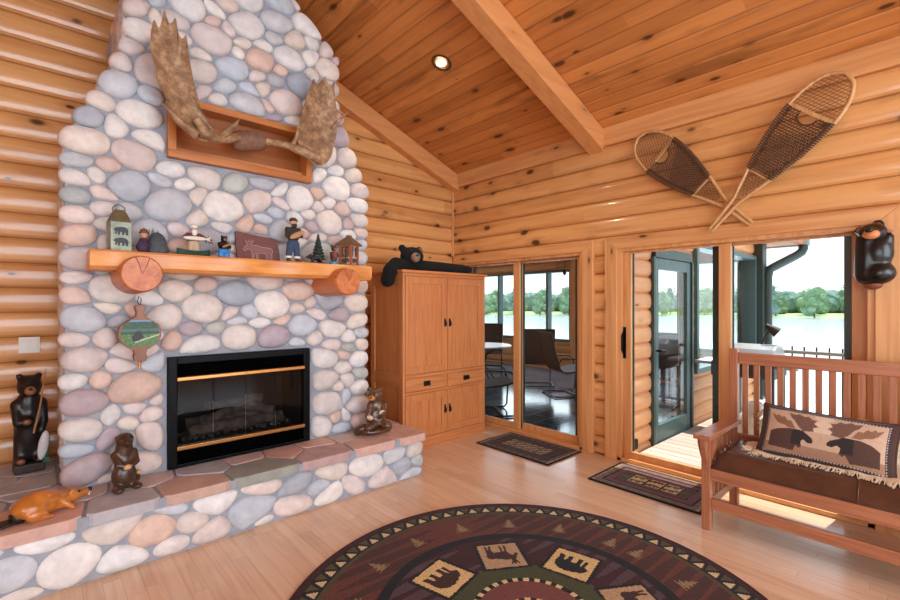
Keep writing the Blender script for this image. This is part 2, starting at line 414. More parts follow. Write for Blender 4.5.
# ---------------------------------------------------------------- room shell
XR, YB = 4.13, 4.50            # crest planes of the window wall and the gable wall
RX, RZ, SL, EZ = 1.14, 3.22+.375*(4.13-1.14), .375, 3.22
def ceil_z(x): return RZ-SL*abs(x-RX)
XL, YR = -2.7, -3.9
struct(MB().box((XL-.2, YR-.2, -.12), (XR+.02, YB+.2, 0)).build('floor', M_floor))
def logwall(mb, u0, u1, z0, z1, opens, f3, depth=.19, r=.034):
    """rows of half-round logs; opens = (u0, u1, z0, z1); f3(u, z, out)"""
    k0 = int(math.floor(z0/PITCH)); k = k0
    while k*PITCH < z1:
        a, b = k*PITCH, (k+1)*PITCH
        cuts = sorted({max(a, z0), min(b, z1)} | {z for o in opens for z in o[2:] if a < z < b and z0 < z < z1})
        for c0, c1 in zip(cuts, cuts[1:]):
            mid = (c0+c1)/2; iv = [(u0, u1)]
            for o in opens:
                if o[2] <= mid <= o[3]:
                    nv = []
                    for p, q in iv:
                        if o[1] <= p or o[0] >= q: nv.append((p, q)); continue
                        if p < o[0]: nv.append((p, o[0]))
                        if o[1] < q: nv.append((o[1], q))
                    iv = nv
            n = max(2, int(round(9*(c1-c0)/PITCH)))
            prof = []
            for i in range(n+1):
                z = c0+(c1-c0)*i/n; t = abs((z-a)/PITCH*2-1)
                prof.append((z, r*math.sqrt(max(0, 1-t**2.4))-r))
            for p, q in iv:
                N = len(prof)
                V = [f3(p, z, h) for z, h in prof]+[f3(q, z, h) for z, h in prof]+[f3(p, c0, -depth), f3(p, c1, -depth), f3(q, c0, -depth), f3(q, c1, -depth)]
                F = [(i, i+1, N+i+1, N+i) for i in range(N-1)]
                F += [tuple(range(N))+(2*N+1, 2*N), tuple(range(N, 2*N))+(2*N+3, 2*N+2), (2*N, 2*N+1, 2*N+3, 2*N+2), (0, N, 2*N+2, 2*N), (N-1, 2*N-1, 2*N+3, 2*N+1)]
                mb.add(V, F)
        k += 1
D1 = (2.50, 4.36, -.1, 2.05)   # left sliding door opening (y0, y1, z0, z1)
D2 = (.31, 2.17, -.1, 2.05)    # right sliding door opening
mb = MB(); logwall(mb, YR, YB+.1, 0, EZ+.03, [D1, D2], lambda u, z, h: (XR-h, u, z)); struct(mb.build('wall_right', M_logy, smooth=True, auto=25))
mb = MB()
for k in range(26):            # gable rows stop under the roof slope
    z = k*PITCH; half = (RZ-z)/SL+.12
    if half <= .1: break
    a, b = max(XL, RX-half), min(XR, RX+half); logwall(mb, a, b, z, z+PITCH, [], lambda u, z, h: (u, YB-h, z))
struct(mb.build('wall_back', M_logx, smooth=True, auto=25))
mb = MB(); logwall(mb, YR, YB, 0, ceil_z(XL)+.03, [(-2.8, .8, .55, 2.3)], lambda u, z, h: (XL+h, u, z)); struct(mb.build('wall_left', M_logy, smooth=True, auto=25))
mb = MB()
for k in range(26):
    z = k*PITCH; half = (RZ-z)/SL+.12
    if half <= .1: break
    logwall(mb, max(XL, RX-half), min(XR, RX+half), z, z+PITCH, [(-1.5, 3.7, .45, 3.0)], lambda u, z, h: (u, YR+h, z))
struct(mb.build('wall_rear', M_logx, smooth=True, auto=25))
# ceiling boards with grooved joints, two slopes
mb = MB()
def ceil_side(s):
    x = 0.0; wmax = (XR+.05-RX) if s > 0 else (RX-XL+.05)
    prof = []
    while x < wmax:
        x1 = min(x+.125, wmax); prof += [(x, .012), (x+.008, 0), (x1-.008, 0), (x1, .012)]; x = x1
    V = []
    for y in (YR-.1, YB+.15):
        for px, dz in prof: V.append((RX+s*px, y, RZ-SL*px+dz))
    n = len(prof); F = [(i, i+1, n+i+1, n+i) for i in range(n-1)]
    mb.add(V, F)
    top = [(RX, YR-.1, RZ+.1), (RX+s*wmax, YR-.1, RZ-SL*wmax+.1), (RX+s*wmax, YB+.15, RZ-SL*wmax+.1), (RX, YB+.15, RZ+.1)]
    mb.add(top, [(0,1,2,3)])
ceil_side(1); ceil_side(-1)
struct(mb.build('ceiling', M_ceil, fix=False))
# rafter beams running down the slope
def beam(n, y0, y1, both=True):
    b = MB()
    for s, xe in ((1, XR+.02), (-1, XL-.02))[:2 if both else 1]:
        poly = [(RX, RZ-.005), (xe, ceil_z(xe)-.005), (xe, ceil_z(xe)-.215), (RX, RZ-.215)]
        b.prism(poly, lambda u, v, t: (u, t, v), y0, y1)
    struct(b.build(n, M_beam, bevel=.006))
beam('trim_1', 4.385, 4.52, False); beam('trim_2', 2.285, 2.45); beam('trim_3', -.35, -.19); beam('trim_4', -2.0, -1.84)
struct(MB().box((XR-.022, YR, EZ-.17), (XR+.03, YB, EZ+.02)).build('trim_5', M_trimy, bevel=.004))
struct(MB().bar((XR-.005, YB-.005, 2.14), (XR-.005, YB-.005, 3.05), .03, .03).build('trim_6', M_trimz))

struct(MB().prism([(XR+.19, 2.98), (5.02, 2.90), (5.02, 3.06), (XR+.19, 3.30)], lambda u, v, t: (u, t, v), -6, 2.1).build('ceiling_eave_sun_block', M_beam))  # unseen eave, added and sized to cut the indoor sun patch short

# ---------------------------------------------------------------- the two sliding doors with their casings
def sliding_door(n, y0, y1, inner_left, handle_y):
    r = sroot(n, (XR, (y0+y1)/2, 0)); f = MB()
    xi, xo = XR-.012, XR+.19
    f.box((xi, y0, 0), (xo, y0+.05, 2.045)); f.box((xi, y1-.05, 0), (xo, y1, 2.045)); f.box((xi, y0+.05, 2.0), (xo, y1-.05, 2.045)); 
    f.build('frame', M_trimz, r, bevel=.004)
    MB().box((xi, y0, .001), (xo, y1, .035)).build('sill', M_trimy, r, bevel=.004)
    c = MB()
    c.box((xo, y0-.06, -.05), (xo+.05, y0+.085, 2.12)); c.box((xo, y1-.06, -.05), (xo+.05, y1+.06, 2.12)); c.box((xo, y0-.06, 2.01), (xo+.05, y1+.06, 2.12))
    c.build('exterior_casing', M_green, r)
    mid = (y0+y1)/2
    for lft in (True, False):
        a, b = (mid-.045, y1-.05) if lft else (y0+.05, mid+.045)
        inner = (lft == inner_left); x = XR+.035 if inner else XR+.095
        p = MB(); sw = .075
        p.box((x, a, .03), (x+.035, a+sw+.015, 2.0)); p.box((x, b-sw, .03), (x+.035, b, 2.0))
        p.box((x, a+sw, .03), (x+.035, b-sw, .095)); p.box((x, a+sw, 1.98), (x+.035, b-sw, 2.0))
        o = p.build('sliding_panel', M_trimz, r, bevel=.004)
        e = MB(); e.box((x+.036, a-.02 if not inner else a, .035), (x+.052, a+sw+(.02 if inner else .06), 1.995)); e.box((x+.036, b-sw-.01, .035), (x+.052, b+(.075 if not inner else 0), 1.995)); e.box((x+.036, a, .035), (x+.052, b, .09)); e.box((x+.036, a, 1.985), (x+.052, b, 1.995))
        e.build('exterior_frame', M_green, o)
        MB().box((x+.015, a+sw-.01, .085), (x+.021, b-sw+.01, 1.99)).build('glass_pane', M_glass, o)
        if (handle_y > mid) == lft:
            h = MB(); h.box((x-.012, handle_y-.02, .98), (x, handle_y+.02, 1.28)); h.tube([(x-.01, handle_y, 1.02), (x-.045, handle_y, 1.06), (x-.045, handle_y, 1.2), (x-.01, handle_y, 1.24)], .009, 8)
            h.build('handle', M_black, o, bevel=.003)
    return r
sliding_door('door_1', D1[0]+.012, D1[1]-.012, True, D1[1]-.1)
sliding_door('door_2', D2[0]+.012, D2[1]-.012, True, 2.10)
def casing(n, y0, y1):
    for i, (a, b) in enumerate(((y0-.10, y0+.022), (y1-.022, y1+.10))):
        poly = [(a, 0), (b, 0), (b, 2.05 if i == 0 else 2.13), (a, 2.13 if i == 0 else 2.05)]
        poly = [(a, 0), (b, 0), (b, 2.03), (a, 2.14)] if i == 0 else [(a, 0), (b, 0), (b, 2.14), (a, 2.03)]
        struct(MB().prism(poly, lambda u, v, t: (t, u, v), XR-.03, XR+.06).build('trim_%d' % (n+i), M_trimz, bevel=.004))
    struct(MB().prism([(y0-.10, 2.14), (y0+.022, 2.03), (y1-.022, 2.03), (y1+.10, 2.14)], lambda u, v, t: (t, u, v), XR-.03, XR+.06).build('trim_%d' % (n+2), M_trimy, bevel=.004))
casing(7, *D1[:2]); casing(10, *D2[:2])
# windows behind and left of the camera, where the daylight comes in
def room_window(n, a, b):
    (x0, y0, z0), (x1, y1, z1) = a, b; r = sroot(n, ((x0+x1)/2, (y0+y1)/2, z0)); f = MB(); alongx = abs(x1-x0) > abs(y1-y0); L = abs(x1-x0) if alongx else abs(y1-y0)
    def seg(u0, u1, w0, w1):
        if alongx: f.box((min(x0,x1)+u0, y0, w0), (min(x0,x1)+u1, y1, w1))
        else: f.box((x0, min(y0,y1)+u0, w0), (x1, min(y0,y1)+u1, w1))
    seg(0, L, z0, z0+.09); seg(0, L, z1-.09, z1)
    k = max(2, round(L/1.3))
    for i in range(k+1): u = (L-.09)*i/k; seg(u, u+.09, z0, z1)
    f.build('frame', M_trimz, r)
    g = MB()
    if alongx: g.box((x0+.05, (y0+y1)/2-.003, z0+.05), (x1-.05, (y0+y1)/2+.003, z1-.05))
    else: g.box(((x0+x1)/2-.003, y0+.05, z0+.05), ((x0+x1)/2+.003, y1-.05, z1-.05))
    g.build('glass_pane', M_glass, r)
room_window('window_1', (-1.5, YR+.02, .45), (3.7, YR+.1, 3.0)); room_window('window_2', (XL+.02, -2.8, .55), (XL+.1, .8, 2.3))
# ---------------------------------------------------------------- river stone packing
CREAM, PALE, BLUE, PINK, SALMON, MAUVE, SAGE, STEEL = [lin(c) for c in ((222,212,204),(228,225,222),(198,203,210),(222,208,203),(216,190,178),(190,174,180),(186,190,186),(178,183,192))]
PAL = [CREAM]*7+[PALE]*7+[BLUE]*5+[PINK]*6+[SALMON]*3+[MAUVE]*1+[SAGE]*1+[STEEL]*2
def cells(outline, rects, rmin, rmax, rng, stretch=1.2, big=.5, pre=()):
    us = [p[0] for p in outline]; vs = [p[1] for p in outline]; U0, U1, V0, V1 = min(us), max(us), min(vs), max(vs)
    out = [(u/stretch, v) for u, v in outline]; seeds = [(u/stretch, v, r) for u, v, r in pre]
    for t in range(14000):
        r = rmin+(rmax-rmin)*rng.random()**(1.0/big if t < 600 else 1.8)
        if t < 600: r = rmin+(rmax-rmin)*(.55+.45*rng.random())
        u, v = rng.uniform(U0, U1)/stretch, rng.uniform(V0, V1)
        if not inpoly((u, v), out): continue
        if any(a/stretch-r*.35 < u < b/stretch+r*.35 and c-r*.35 < v < d+r*.35 for a, b, c, d in rects): continue
        if any((u-x)**2+(v-y)**2 < ((r+q)*.93)**2 for x, y, q in seeds): continue
        seeds.append((u, v, r))
    res = []
    for i, (u, v, r) in enumerate(seeds):
        poly = out[:]
        for a, b, c, d in rects:
            a, b = a/stretch, b/stretch
            m = max((a-u, 0), (u-b, 1), (c-v, 2), (v-d, 3))[1]
            poly = clip(poly, *((1,0,a), (-1,0,-b), (0,1,c), (0,-1,-d))[m])
        for j, (x, y, q) in enumerate(seeds):
            if j == i or (u-x)**2+(v-y)**2 > (4*rmax)**2: continue
            A, B = 2*(x-u), 2*(y-v); C = x*x+y*y-u*u-v*v+r*r-q*q
            poly = clip(poly, A, B, C)
            if len(poly) < 3: break
        if len(poly) >= 3: res.append([(p[0]*stretch, p[1]) for p in poly])
    return res
def area2(poly): return sum(poly[i-1][0]*poly[i][1]-poly[i][0]*poly[i-1][1] for i in range(len(poly)))/2
def stone(mb, poly, f3, rng, gap=.004, H=.055, rounds=3, pal=PAL, flat=2.6, tint=None):
    A = abs(area2(poly))
    if A < 2.0e-4: return
    cx = sum(p[0] for p in poly)/len(poly); cy = sum(p[1] for p in poly)/len(poly)
    # drop slivers: resample so corners round evenly
    P = chaikin(poly, rounds)
    while len(P) > 40: P = P[::2]
    cx = sum(p[0] for p in P)/len(P); cy = sum(p[1] for p in P)/len(P)
    rad = math.sqrt(A/PI)
    # pull each outline point towards the ellipse of equal area so that stones look water-worn
    a2 = sum((p[0]-cx)**2 for p in P)/len(P); b2 = sum((p[1]-cy)**2 for p in P)/len(P); ab = sum((p[0]-cx)*(p[1]-cy) for p in P)/len(P)
    th = .5*math.atan2(2*ab, a2-b2); ct, st = math.cos(th), math.sin(th); Q = []
    ea = math.sqrt(2*max(1e-6, a2*ct*ct+b2*st*st+2*ab*ct*st)); eb = math.sqrt(2*max(1e-6, a2*st*st+b2*ct*ct-2*ab*ct*st))
    for x, y in P:
        dx, dy = x-cx, y-cy; L = math.hypot(dx, dy) or 1e-6; p, q = (dx*ct+dy*st)/L, (-dx*st+dy*ct)/L
        R = 1/math.sqrt((p/ea)**2+(q/eb)**2); Ln = L*.62+R*.38
        Q.append((dx/L*Ln, dy/L*Ln))
    sc = 1.035-gap/max(.02, min(ea, eb))
    h = min(H, .75*min(ea, eb)); c = tint or rng.choice(pal); k = rng.uniform(.9, 1.08); w = rng.uniform(-.025, .025)
    mb.tint = (min(1, c[0]*k+w), min(1, c[1]*k), min(1, c[2]*k-w))
    n = len(Q); V = []; rings = (1.0, .975, .92, .82, .66, .44, .2)
    tx, ty = rng.uniform(-.18, .18), rng.uniform(-.18, .18)
    for i, s in enumerate(rings):
        z = -.02 if i == 0 else h*(1-s**flat)**(1/2.0)
        for x, y in Q: V.append(f3(cx+x*s*sc, cy+y*s*sc, max(-.02, z+(x*tx+y*ty)*(0 if i == 0 else .5)*(1-s*.6))))
    F = [(i*n+k, i*n+(k+1) % n, (i+1)*n+(k+1) % n, (i+1)*n+k) for i in range(len(rings)-1) for k in range(n)]
    F.append(tuple((len(rings)-1)*n+k for k in range(n)))
    mb.add(V, F)

# ---------------------------------------------------------------- stone fireplace: chimney breast and raised hearth
FY = 3.58; HZ = .37
CH = [(.115, HZ-.05), (2.2, HZ-.05), (2.2, 2.5), (1.91, 3.18), (1.9, 3.62), (1.5, 3.956), (1.36, 4.2), (.92, 4.2), (.80, 3.956), (.425, 3.62), (.42, 3.18), (.115, 2.5)]
INS = (.643, 1.659, HZ-.05, 1.138); NICHE = (.64, 1.668, 2.495, 2.925)
fp = thing('stone_fireplace', 'floor to ceiling river stone fireplace with a raised flagstone hearth', 'fireplace', (1.14, 4.0, 0))
mb = MB()
def piece(poly, y0, y1):
    if len(poly) >= 3: mb.prism(poly, lambda u, v, t: (u, t, v), y0, y1)
mid = [(-9,-9)]
def band(p, x0=None, x1=None, z0=None, z1=None):
    if x0 is not None: p = clip(p, -1, 0, -x0)
    if x1 is not None: p = clip(p, 1, 0, x1)
    if z0 is not None: p = clip(p, 0, -1, -z0)
    if z1 is not None: p = clip(p, 0, 1, z1)
    return p
for q in (band(CH, x1=INS[0]), band(CH, x0=INS[1]), band(CH, INS[0], INS[1], INS[3], NICHE[2]), band(CH, INS[0], INS[1], NICHE[3])): piece(q, FY, FY+.42)
piece(CH, FY+.42, YB-.03)
mb.build('chimney_breast', M_mortar, fp)
mb = MB(); rng = random.Random(11)
OUT = [(.078, HZ), (2.235, HZ), (2.235, 2.51), (1.945, 3.19), (1.935, 3.635), (1.52, 3.99), (1.36, 4.2), (.92, 4.2), (.78, 3.99), (.39, 3.635), (.385, 3.19), (.078, 2.51)]
pre = []
for sx in (1, -1):                 # a column of big rounded stones along each edge
    z = HZ+.07
    while z < 3.5:
        xe = (2.235 if z < 2.51 else 2.235-.29*(z-2.51)/.68 if z < 3.19 else 1.94); r = rng.uniform(.052, .088)
        x_ = xe-r*1.25; pre.append((x_ if sx > 0 else 2.313-x_, z+r*.3, r)); z += r*1.75+rng.uniform(0, .02)
for poly in cells(OUT, [(INS[0]-.014, INS[1]+.014, INS[2], INS[3]+.012), (NICHE[0]-.012, NICHE[1]+.012, NICHE[2]-.012, NICHE[3]+.012)], .036, .108, rng, 1.32, pre=pre): stone(mb, poly, lambda u, v, h: (u, FY-h, v), rng, H=.06)
# cheeks of the chimney: straight lower part, then the sloping shoulders
def cheek(p0, p1, n, seed):
    r2 = random.Random(seed); L = math.hypot(p1[0]-p0[0], p1[1]-p0[1]); d = ((p1[0]-p0[0])/L, (p1[1]-p0[1])/L)
    for poly in cells([(FY+.03, 0), (YB-.05, 0), (YB-.05, L), (FY+.03, L)], [], .05, .11, r2, 1.2):
        stone(mb, poly, lambda u, v, h: (p0[0]+d[0]*v+n[0]*h, u, p0[1]+d[1]*v+n[1]*h), r2, H=.012)
for (p0, p1) in ((CH[1], CH[2]), (CH[2], CH[3]), (CH[3], CH[4]), (CH[4], CH[5])):
    for sgnx in (1, -1):
        q0, q1 = ((p0[0], max(p0[1], HZ)), p1) if sgnx > 0 else ((2.315-p0[0], max(p0[1], HZ)), (2.315-p1[0], p1[1]))
        L = math.hypot(q1[0]-q0[0], q1[1]-q0[1]); nx, nz = (q1[1]-q0[1])/L*sgnx, abs(q1[0]-q0[0])/L
        cheek(q0, q1, (nx, nz), 30+sgnx)
mb.build('stone_facing', M_stone, fp, smooth=True, auto=60)
# hearth
HX0, HX1, HY = -1.9, 2.50, 3.13
mb = MB(); mb.box((HX0, HY, 0), (HX1, 3.72, .31)); mb.box((HX0, 3.70, 0), (.14, YB-.02, .31)); mb.box((HX0, HY-.024, .303), (HX1+.025, 3.74, .360)); mb.box((HX0, 3.70, .3), (.14, YB-.03, .363))
mb.build('hearth_base', M_mortar, fp)
mb = MB(); rng = random.Random(5)
for poly in cells([(HX0, .0), (HX1+.02, .0), (HX1+.02, .305), (HX0, .305)], [], .055, .10, rng, 1.35): stone(mb, poly, lambda u, v, h: (u, HY+.012-h, v), rng, H=.05, gap=.003)
for poly in cells([(HY, .0), (3.72, .0), (3.72, .305), (HY, .305)], [], .055, .1, rng, 1.3): stone(mb, poly, lambda u, v, h: (HX1-.012+h, u, v), rng, H=.045, gap=.003)
mb.build('hearth_stone_facing', M_stone, fp, smooth=True, auto=60)
FS, FG, FB, FO, FM, FP = [lin(c) for c in ((212,172,158),(182,178,182),(196,164,148),(156,158,148),(190,158,154),(208,184,178))]
seeds = [(-1.5,3.25,FG),(-.75,3.27,FS),(.02,3.24,FS),(.36,3.2,FG),(.70,3.22,FB),(1.14,3.24,FO),(1.62,3.25,FM),(2.02,3.2,FS),(2.35,3.3,FS),
         (-1.1,3.6,FP),(-.4,3.62,FG),(.15,3.55,FP),(.5,3.52,FP),(.85,3.49,FG),(1.12,3.52,FP),(1.40,3.47,FS),(1.66,3.5,FS),(1.95,3.52,FP),(2.3,3.6,FM),
         (-1.3,4.1,FG),(-.75,4.0,FP),(-.3,4.0,FG),(-.5,4.4,FG),(.0,4.3,FG),(-.02,3.85,FG)]
def flags(outl, sel):
    for i, (u, v, c) in enumerate(seeds):
        poly = outl[:]
        for j, (x, y, _) in enumerate(seeds):
            if i == j: continue
            poly = clip(poly, 2*(x-u), 2*(y-v), x*x+y*y-u*u-v*v)
            if len(poly) < 3: break
        if len(poly) < 3 or abs(area2(poly)) < .004: continue
        rr = random.Random(i*7+3); poly = poly if len(poly) < 3 else [q for i2 in range(len(poly)) for q in ((poly[i2][0]*.9+poly[i2-1][0]*.1, poly[i2][1]*.9+poly[i2-1][1]*.1), (poly[i2][0]*.9+poly[(i2+1) % len(poly)][0]*.1, poly[i2][1]*.9+poly[(i2+1) % len(poly)][1]*.1))]
        cx = sum(p[0] for p in poly)/len(poly); cy = sum(p[1] for p in poly)/len(poly)
        rad = math.sqrt(abs(area2(poly))/PI); s = 1-.008/rad
        q = [(cx+(p[0]-cx)*s, cy+(p[1]-cy)*s) for p in poly]; zt = HZ+rr.uniform(-.002, .002)
        m = MB(); m.tint = c; m.prism(q, lambda a, b, t: (a, b, t), .302, zt); m.build('flagstone', M_flag, fp, bevel=.006)
flags([(HX0, 3.085), (HX1+.045, 3.085), (HX1+.045, 3.74), (HX0, 3.74)], 0)
flags([(HX0, 3.745), (.09, 3.745), (.09, YB-.035), (HX0, YB-.035)], 1)

# ---------------------------------------------------------------- fireplace insert
fi = thing('fireplace_insert', 'black metal fireplace insert with brass rails and glass doors', 'fireplace insert', (1.151, 3.6, HZ))
X0, X1, Z0, Z1 = .646, 1.656, HZ+.004, 1.136; FF = 3.545
m = MB(); m.box((X0, FF, Z0), (X0+.055, 3.66, Z1)); m.box((X1-.055, FF, Z0), (X1, 3.66, Z1)); m.box((X0+.055, FF, Z1-.05), (X1-.055, 3.66, Z1)); m.box((X0+.055, FF, Z0), (X1-.055, 3.66, Z0+.025))
m.box((X0+.05, FF+.01, .985), (X1-.05, 3.66, 1.0)); m.box((X0+.05, FF+.01, .505), (X1-.05, 3.66, .52))
m.build('frame', M_black, fi, bevel=.005)
for nm, a, b in (('upper_louvre', 1.0, Z1-.05), ('lower_louvre', Z0+.025, .505)):
    m = MB(); k = 4
    for i in range(k): z = a+(b-a)*(i+.5)/k; m.bar((X0+.055, FF+.03, z), (X1-.055, FF+.03, z), .028, .004, (0, -.6, 1))
    for i in range(1, 7): x = X0+.055+(X1-X0-.11)*i/7; m.box((x-.003, FF+.035, a), (x+.003, FF+.05, b))
    m.box((X0+.055, FF+.06, a), (X1-.055, FF+.07, b)); m.build(nm, M_black, fi)
for z in (.985, .51):
    m = MB(); m.box((.696, FF-.016, z-.013), (1.606, FF+.01, z+.013)); m.box((1.146, FF-.022, z-.006), (1.156, FF-.014, z+.006)); m.build('brass_rail', M_brass, fi, bevel=.004)
for i in range(4):
    a = .703+(1.599-.703)*i/4; b = .703+(1.599-.703)*(i+1)/4
    MB().box((a+.003, FF+.012, .525), (b-.003, FF+.017, .972)).build('glass_door', M_fireglass, fi)
m = MB(); m.box((X0+.05, 3.98, Z0), (X1-.05, 3.99, Z1-.05)); m.box((X0+.045, FF+.08, Z0), (X0+.06, 3.99, Z1-.04)); m.box((X1-.06, FF+.08, Z0), (X1-.045, 3.99, Z1-.04)); m.box((X0+.05, FF+.08, .50), (X1-.05, 3.99, .515)); m.box((X0+.05, FF+.08, 1.04), (X1-.05, 3.99, 1.05))
m.build('firebox', M_firebox, fi)
M_fakelog = plain('ceramic_log', (150,132,118), .8, noise=.5, nscale=14, bump=.8)
M_ember = plain('ember_rock', (120,112,106), .9, noise=.6, nscale=40, bump=1)
for p0, p1, r in (((.82,3.86,.59),(1.42,3.84,.60),.055),((.80,3.72,.57),(1.22,3.76,.58),.045),((1.05,3.73,.565),(1.50,3.77,.575),.045),((.90,3.70,.64),(1.20,3.88,.68),.04),((1.10,3.88,.69),(1.42,3.72,.64),.038),((.95,3.8,.72),(1.36,3.82,.73),.034)):
    p0, p1 = Vector(p0), Vector(p1); rr = random.Random(int(r*9999)); pts = [p0.lerp(p1, i/7)+Vector((0, rr.uniform(-.008,.008), rr.uniform(-.008,.008))) for i in range(8)]
    MB().tube(pts, [r*rr.uniform(.85, 1.1) for _ in pts], 12).build('gas_log', M_fakelog, fi, smooth=True, auto=50)
m = MB(); rr = random.Random(3)
for i in range(140): m.ball((rr.uniform(.75, 1.55), rr.uniform(3.66, 3.92), .523+rr.uniform(0, .015)), rr.uniform(.008, .02), (rr.random(), rr.random(), 0), 7, 5)
m.build('ember_bed', M_ember, fi, kind='stuff')

# ---------------------------------------------------------------- mantel shelf on two log brackets
MF = 3.26; MZ = 1.815
ms = thing('mantel_shelf', 'thick honey pine mantel shelf on two sawn log brackets', 'mantel shelf', (1.14, 3.5, MZ))
m = MB(); n = 24; V = []
for i in range(n+1):
    x = .212+1.863*i/n; e = (.008*math.sin(i*1.3)+.006*math.sin(i*.7+1)) if 0 < i < n else -.006
    V += [(x, MF-e, MZ-.012), (x, MF+.012-e, MZ), (x, FY-.005, MZ), (x, FY-.005, MZ-.115), (x, MF+.02-e, MZ-.115), (x, MF-e*1.5, MZ-.095)]
F = [(i*6+k, i*6+(k+1) % 6, (i+1)*6+(k+1) % 6, (i+1)*6+k) for i in range(n) for k in range(6)]+[tuple(range(6)), tuple(n*6+k for k in range(6))[::-1]]
m.add(V, F); m.build('shelf', M_mantel, ms, smooth=True, auto=30)
for x in (.442, 1.783):
    m = MB(); prof = [(.0, -.001), (.098, 0), (.105, .008), (.108, .05), (.11, .2), (.113, .43)]
    R = Matrix.Rotation(-PI/2, 3, 'X')
    m.lathe(prof, (x, 3.14, 1.675), 30, R); b = m.build('log_bracket', M_logend, ms, smooth=True, auto=40)
    c = MB(); rr = random.Random(int(x*100))
    for a in (1.2, 1.9): c.tube([(x, 3.138, 1.675), (x+.05*math.cos(a)+.004, 3.138, 1.675+.05*math.sin(a)), (x+.1*math.cos(a), 3.138, 1.675+.1*math.sin(a))], [.001, .0014, .002], 5)
    c.build('split', plain('log_split', (96,46,22), .8) if 'log_split' not in MAT else MAT['log_split'], b)
    MAT['log_split'] = bpy.data.materials['log_split']

# ---------------------------------------------------------------- display niche over the mantel
ni = thing('display_niche', 'shallow pine framed niche set in the chimney stones behind the antlers', 'niche', (1.154, 3.6, 2.5))
a, b, c, d = .642, 1.666, 2.497, 2.923
each('frame_rail', M_niche, ni, [((a, 3.53, c), (b, 3.66, c+.05)), ((a, 3.53, d-.05), (b, 3.66, d))], bevel=.004)
each('frame_stile', M_nichez, ni, [((a, 3.531, c+.05), (a+.05, 3.66, d-.05)), ((b-.05, 3.531, c+.05), (b, 3.66, d-.05))], bevel=.004)
MB().box((a+.01, 3.66, c+.01), (b-.01, 3.68, d-.01)).build('back_panel', M_nback, ni)
m = MB(); m.box((a+.05, 3.60, c+.05), (b-.05, 3.66, c+.09)); m.build('inner_ledge', M_niche, ni)

# ---------------------------------------------------------------- moose antlers
an = thing('moose_antlers', 'broad brown moose antlers mounted in the niche above the mantel', 'antlers', (1.13, 3.5, 2.68))
def antler_mat():
    k = NT('antler_bone', .55); P = k.n('NewGeometry').outputs['Position']; nz = k.n('TexNoise'); nz.inputs['Scale'].default_value = 16; nz.inputs['Detail'].default_value = 8; nz.inputs['Roughness'].default_value = .7; k.l(P, nz.inputs['Vector'])
    k.col(k.ramp(nz.outputs['Fac'], [(.3, lin((96,68,46))), (.5, lin((150,114,80))), (.68, lin((200,166,128)))])); k.bump(nz.outputs['Fac'], .6, .01); return k.m
M_ant = antler_mat()
def palm(pts, center, dep, cup):
    """solid curved blade: outline points (x, z), each with its own depth, cupped towards the middle"""
    P = chaikin(pts, 1); rings = (1, .93, .8, .6, .35, .0); n = len(P); m = MB()
    cx, cz = center
    for side in (1, -1):
        V = []
        for s in rings:
            for x, z in P:
                px_, pz = cx+(x-cx)*s, cz+(z-cz)*s; th = .012*(1-s**3)+.001
                V.append((px_, dep(px_, pz)+cup*(1-s*s)-side*th, pz))
        F = [(i*n+k, i*n+(k+1) % n, (i+1)*n+(k+1) % n, (i+1)*n+k) for i in range(len(rings)-1) for k in range(n)]
        m.add(V, F)
    o = len(m.v)
    m.f += [[k, (k+1) % n, len(rings)*n+(k+1) % n, len(rings)*n+k] for k in range(n)]; m.m += [0]*n; m.c += [None]*n
    return m
def acv(pts, Y):
    out = []
    for cx, cy in pts:
        p = on(140+cx/3.333, cy/3.333, 'Y', Y); out.append((p.x, p.z))
    return out
LA = acv([(205,478),(165,430),(130,403),(118,385),(75,345),(98,350),(70,310),(45,265),(55,262),(30,190),(27,135),(38,75),(50,118),(62,102),(72,38),(84,92),(97,98),(110,70),(118,128),(134,148),(147,125),(152,170),(165,240),(180,300),(205,380),(245,428),(250,460)], 3.34)
RA = acv([(525,497),(530,400),(545,340),(560,300),(570,262),(580,290),(592,278),(610,258),(615,284),(632,290),(640,270),(640,310),(648,360),(655,392),(648,420),(655,440),(645,480),(640,520),(615,552),(590,552),(560,532)], 3.34)
def ldep(x, z): return 3.34-.10*max(0, (z-2.7))-.15*max(0, .95-x)*.4
def rdep(x, z): return 3.34-.08*max(0, z-2.7)
m = palm(LA, (sum(p[0] for p in LA)/len(LA)+.02, sum(p[1] for p in LA)/len(LA)), ldep, .05)
def apt(cx, cy, Y): return on(140+cx/3.333, cy/3.333, 'Y', Y)
m.tube([apt(345,455,3.45), apt(300,462,3.38), apt(250,458,3.33), apt(215,440,3.31), apt(190,400,3.32)], [.03,.032,.036,.045,.03], 12)
m.tube([apt(275,455,3.35), apt(300,430,3.30), apt(318,415,3.27), apt(332,398,3.24)], [.026,.022,.014,.003], 9)
m.tube([apt(190,450,3.32), apt(130,405,3.30), apt(95,365,3.28), apt(73,342,3.25)], [.03,.024,.014,.003], 9)
m.build('left_antler', M_ant, an, smooth=True, auto=50)
m = palm(RA, (sum(p[0] for p in RA)/len(RA), sum(p[1] for p in RA)/len(RA)), rdep, .05)
m.tube([apt(395,470,3.45), apt(450,475,3.4), apt(500,488,3.36), apt(545,505,3.34), apt(600,535,3.33)], [.028,.024,.028,.04,.03], 12)
m.tube([apt(640,430,3.34), apt(660,405,3.31), apt(678,388,3.29), apt(694,372,3.27)], [.02,.014,.009,.003], 8)
m.tube([apt(505,490,3.36), apt(522,460,3.33), apt(528,420,3.32)], [.02,.016,.004], 8)
m.build('right_antler', M_ant, an, smooth=True, auto=50)
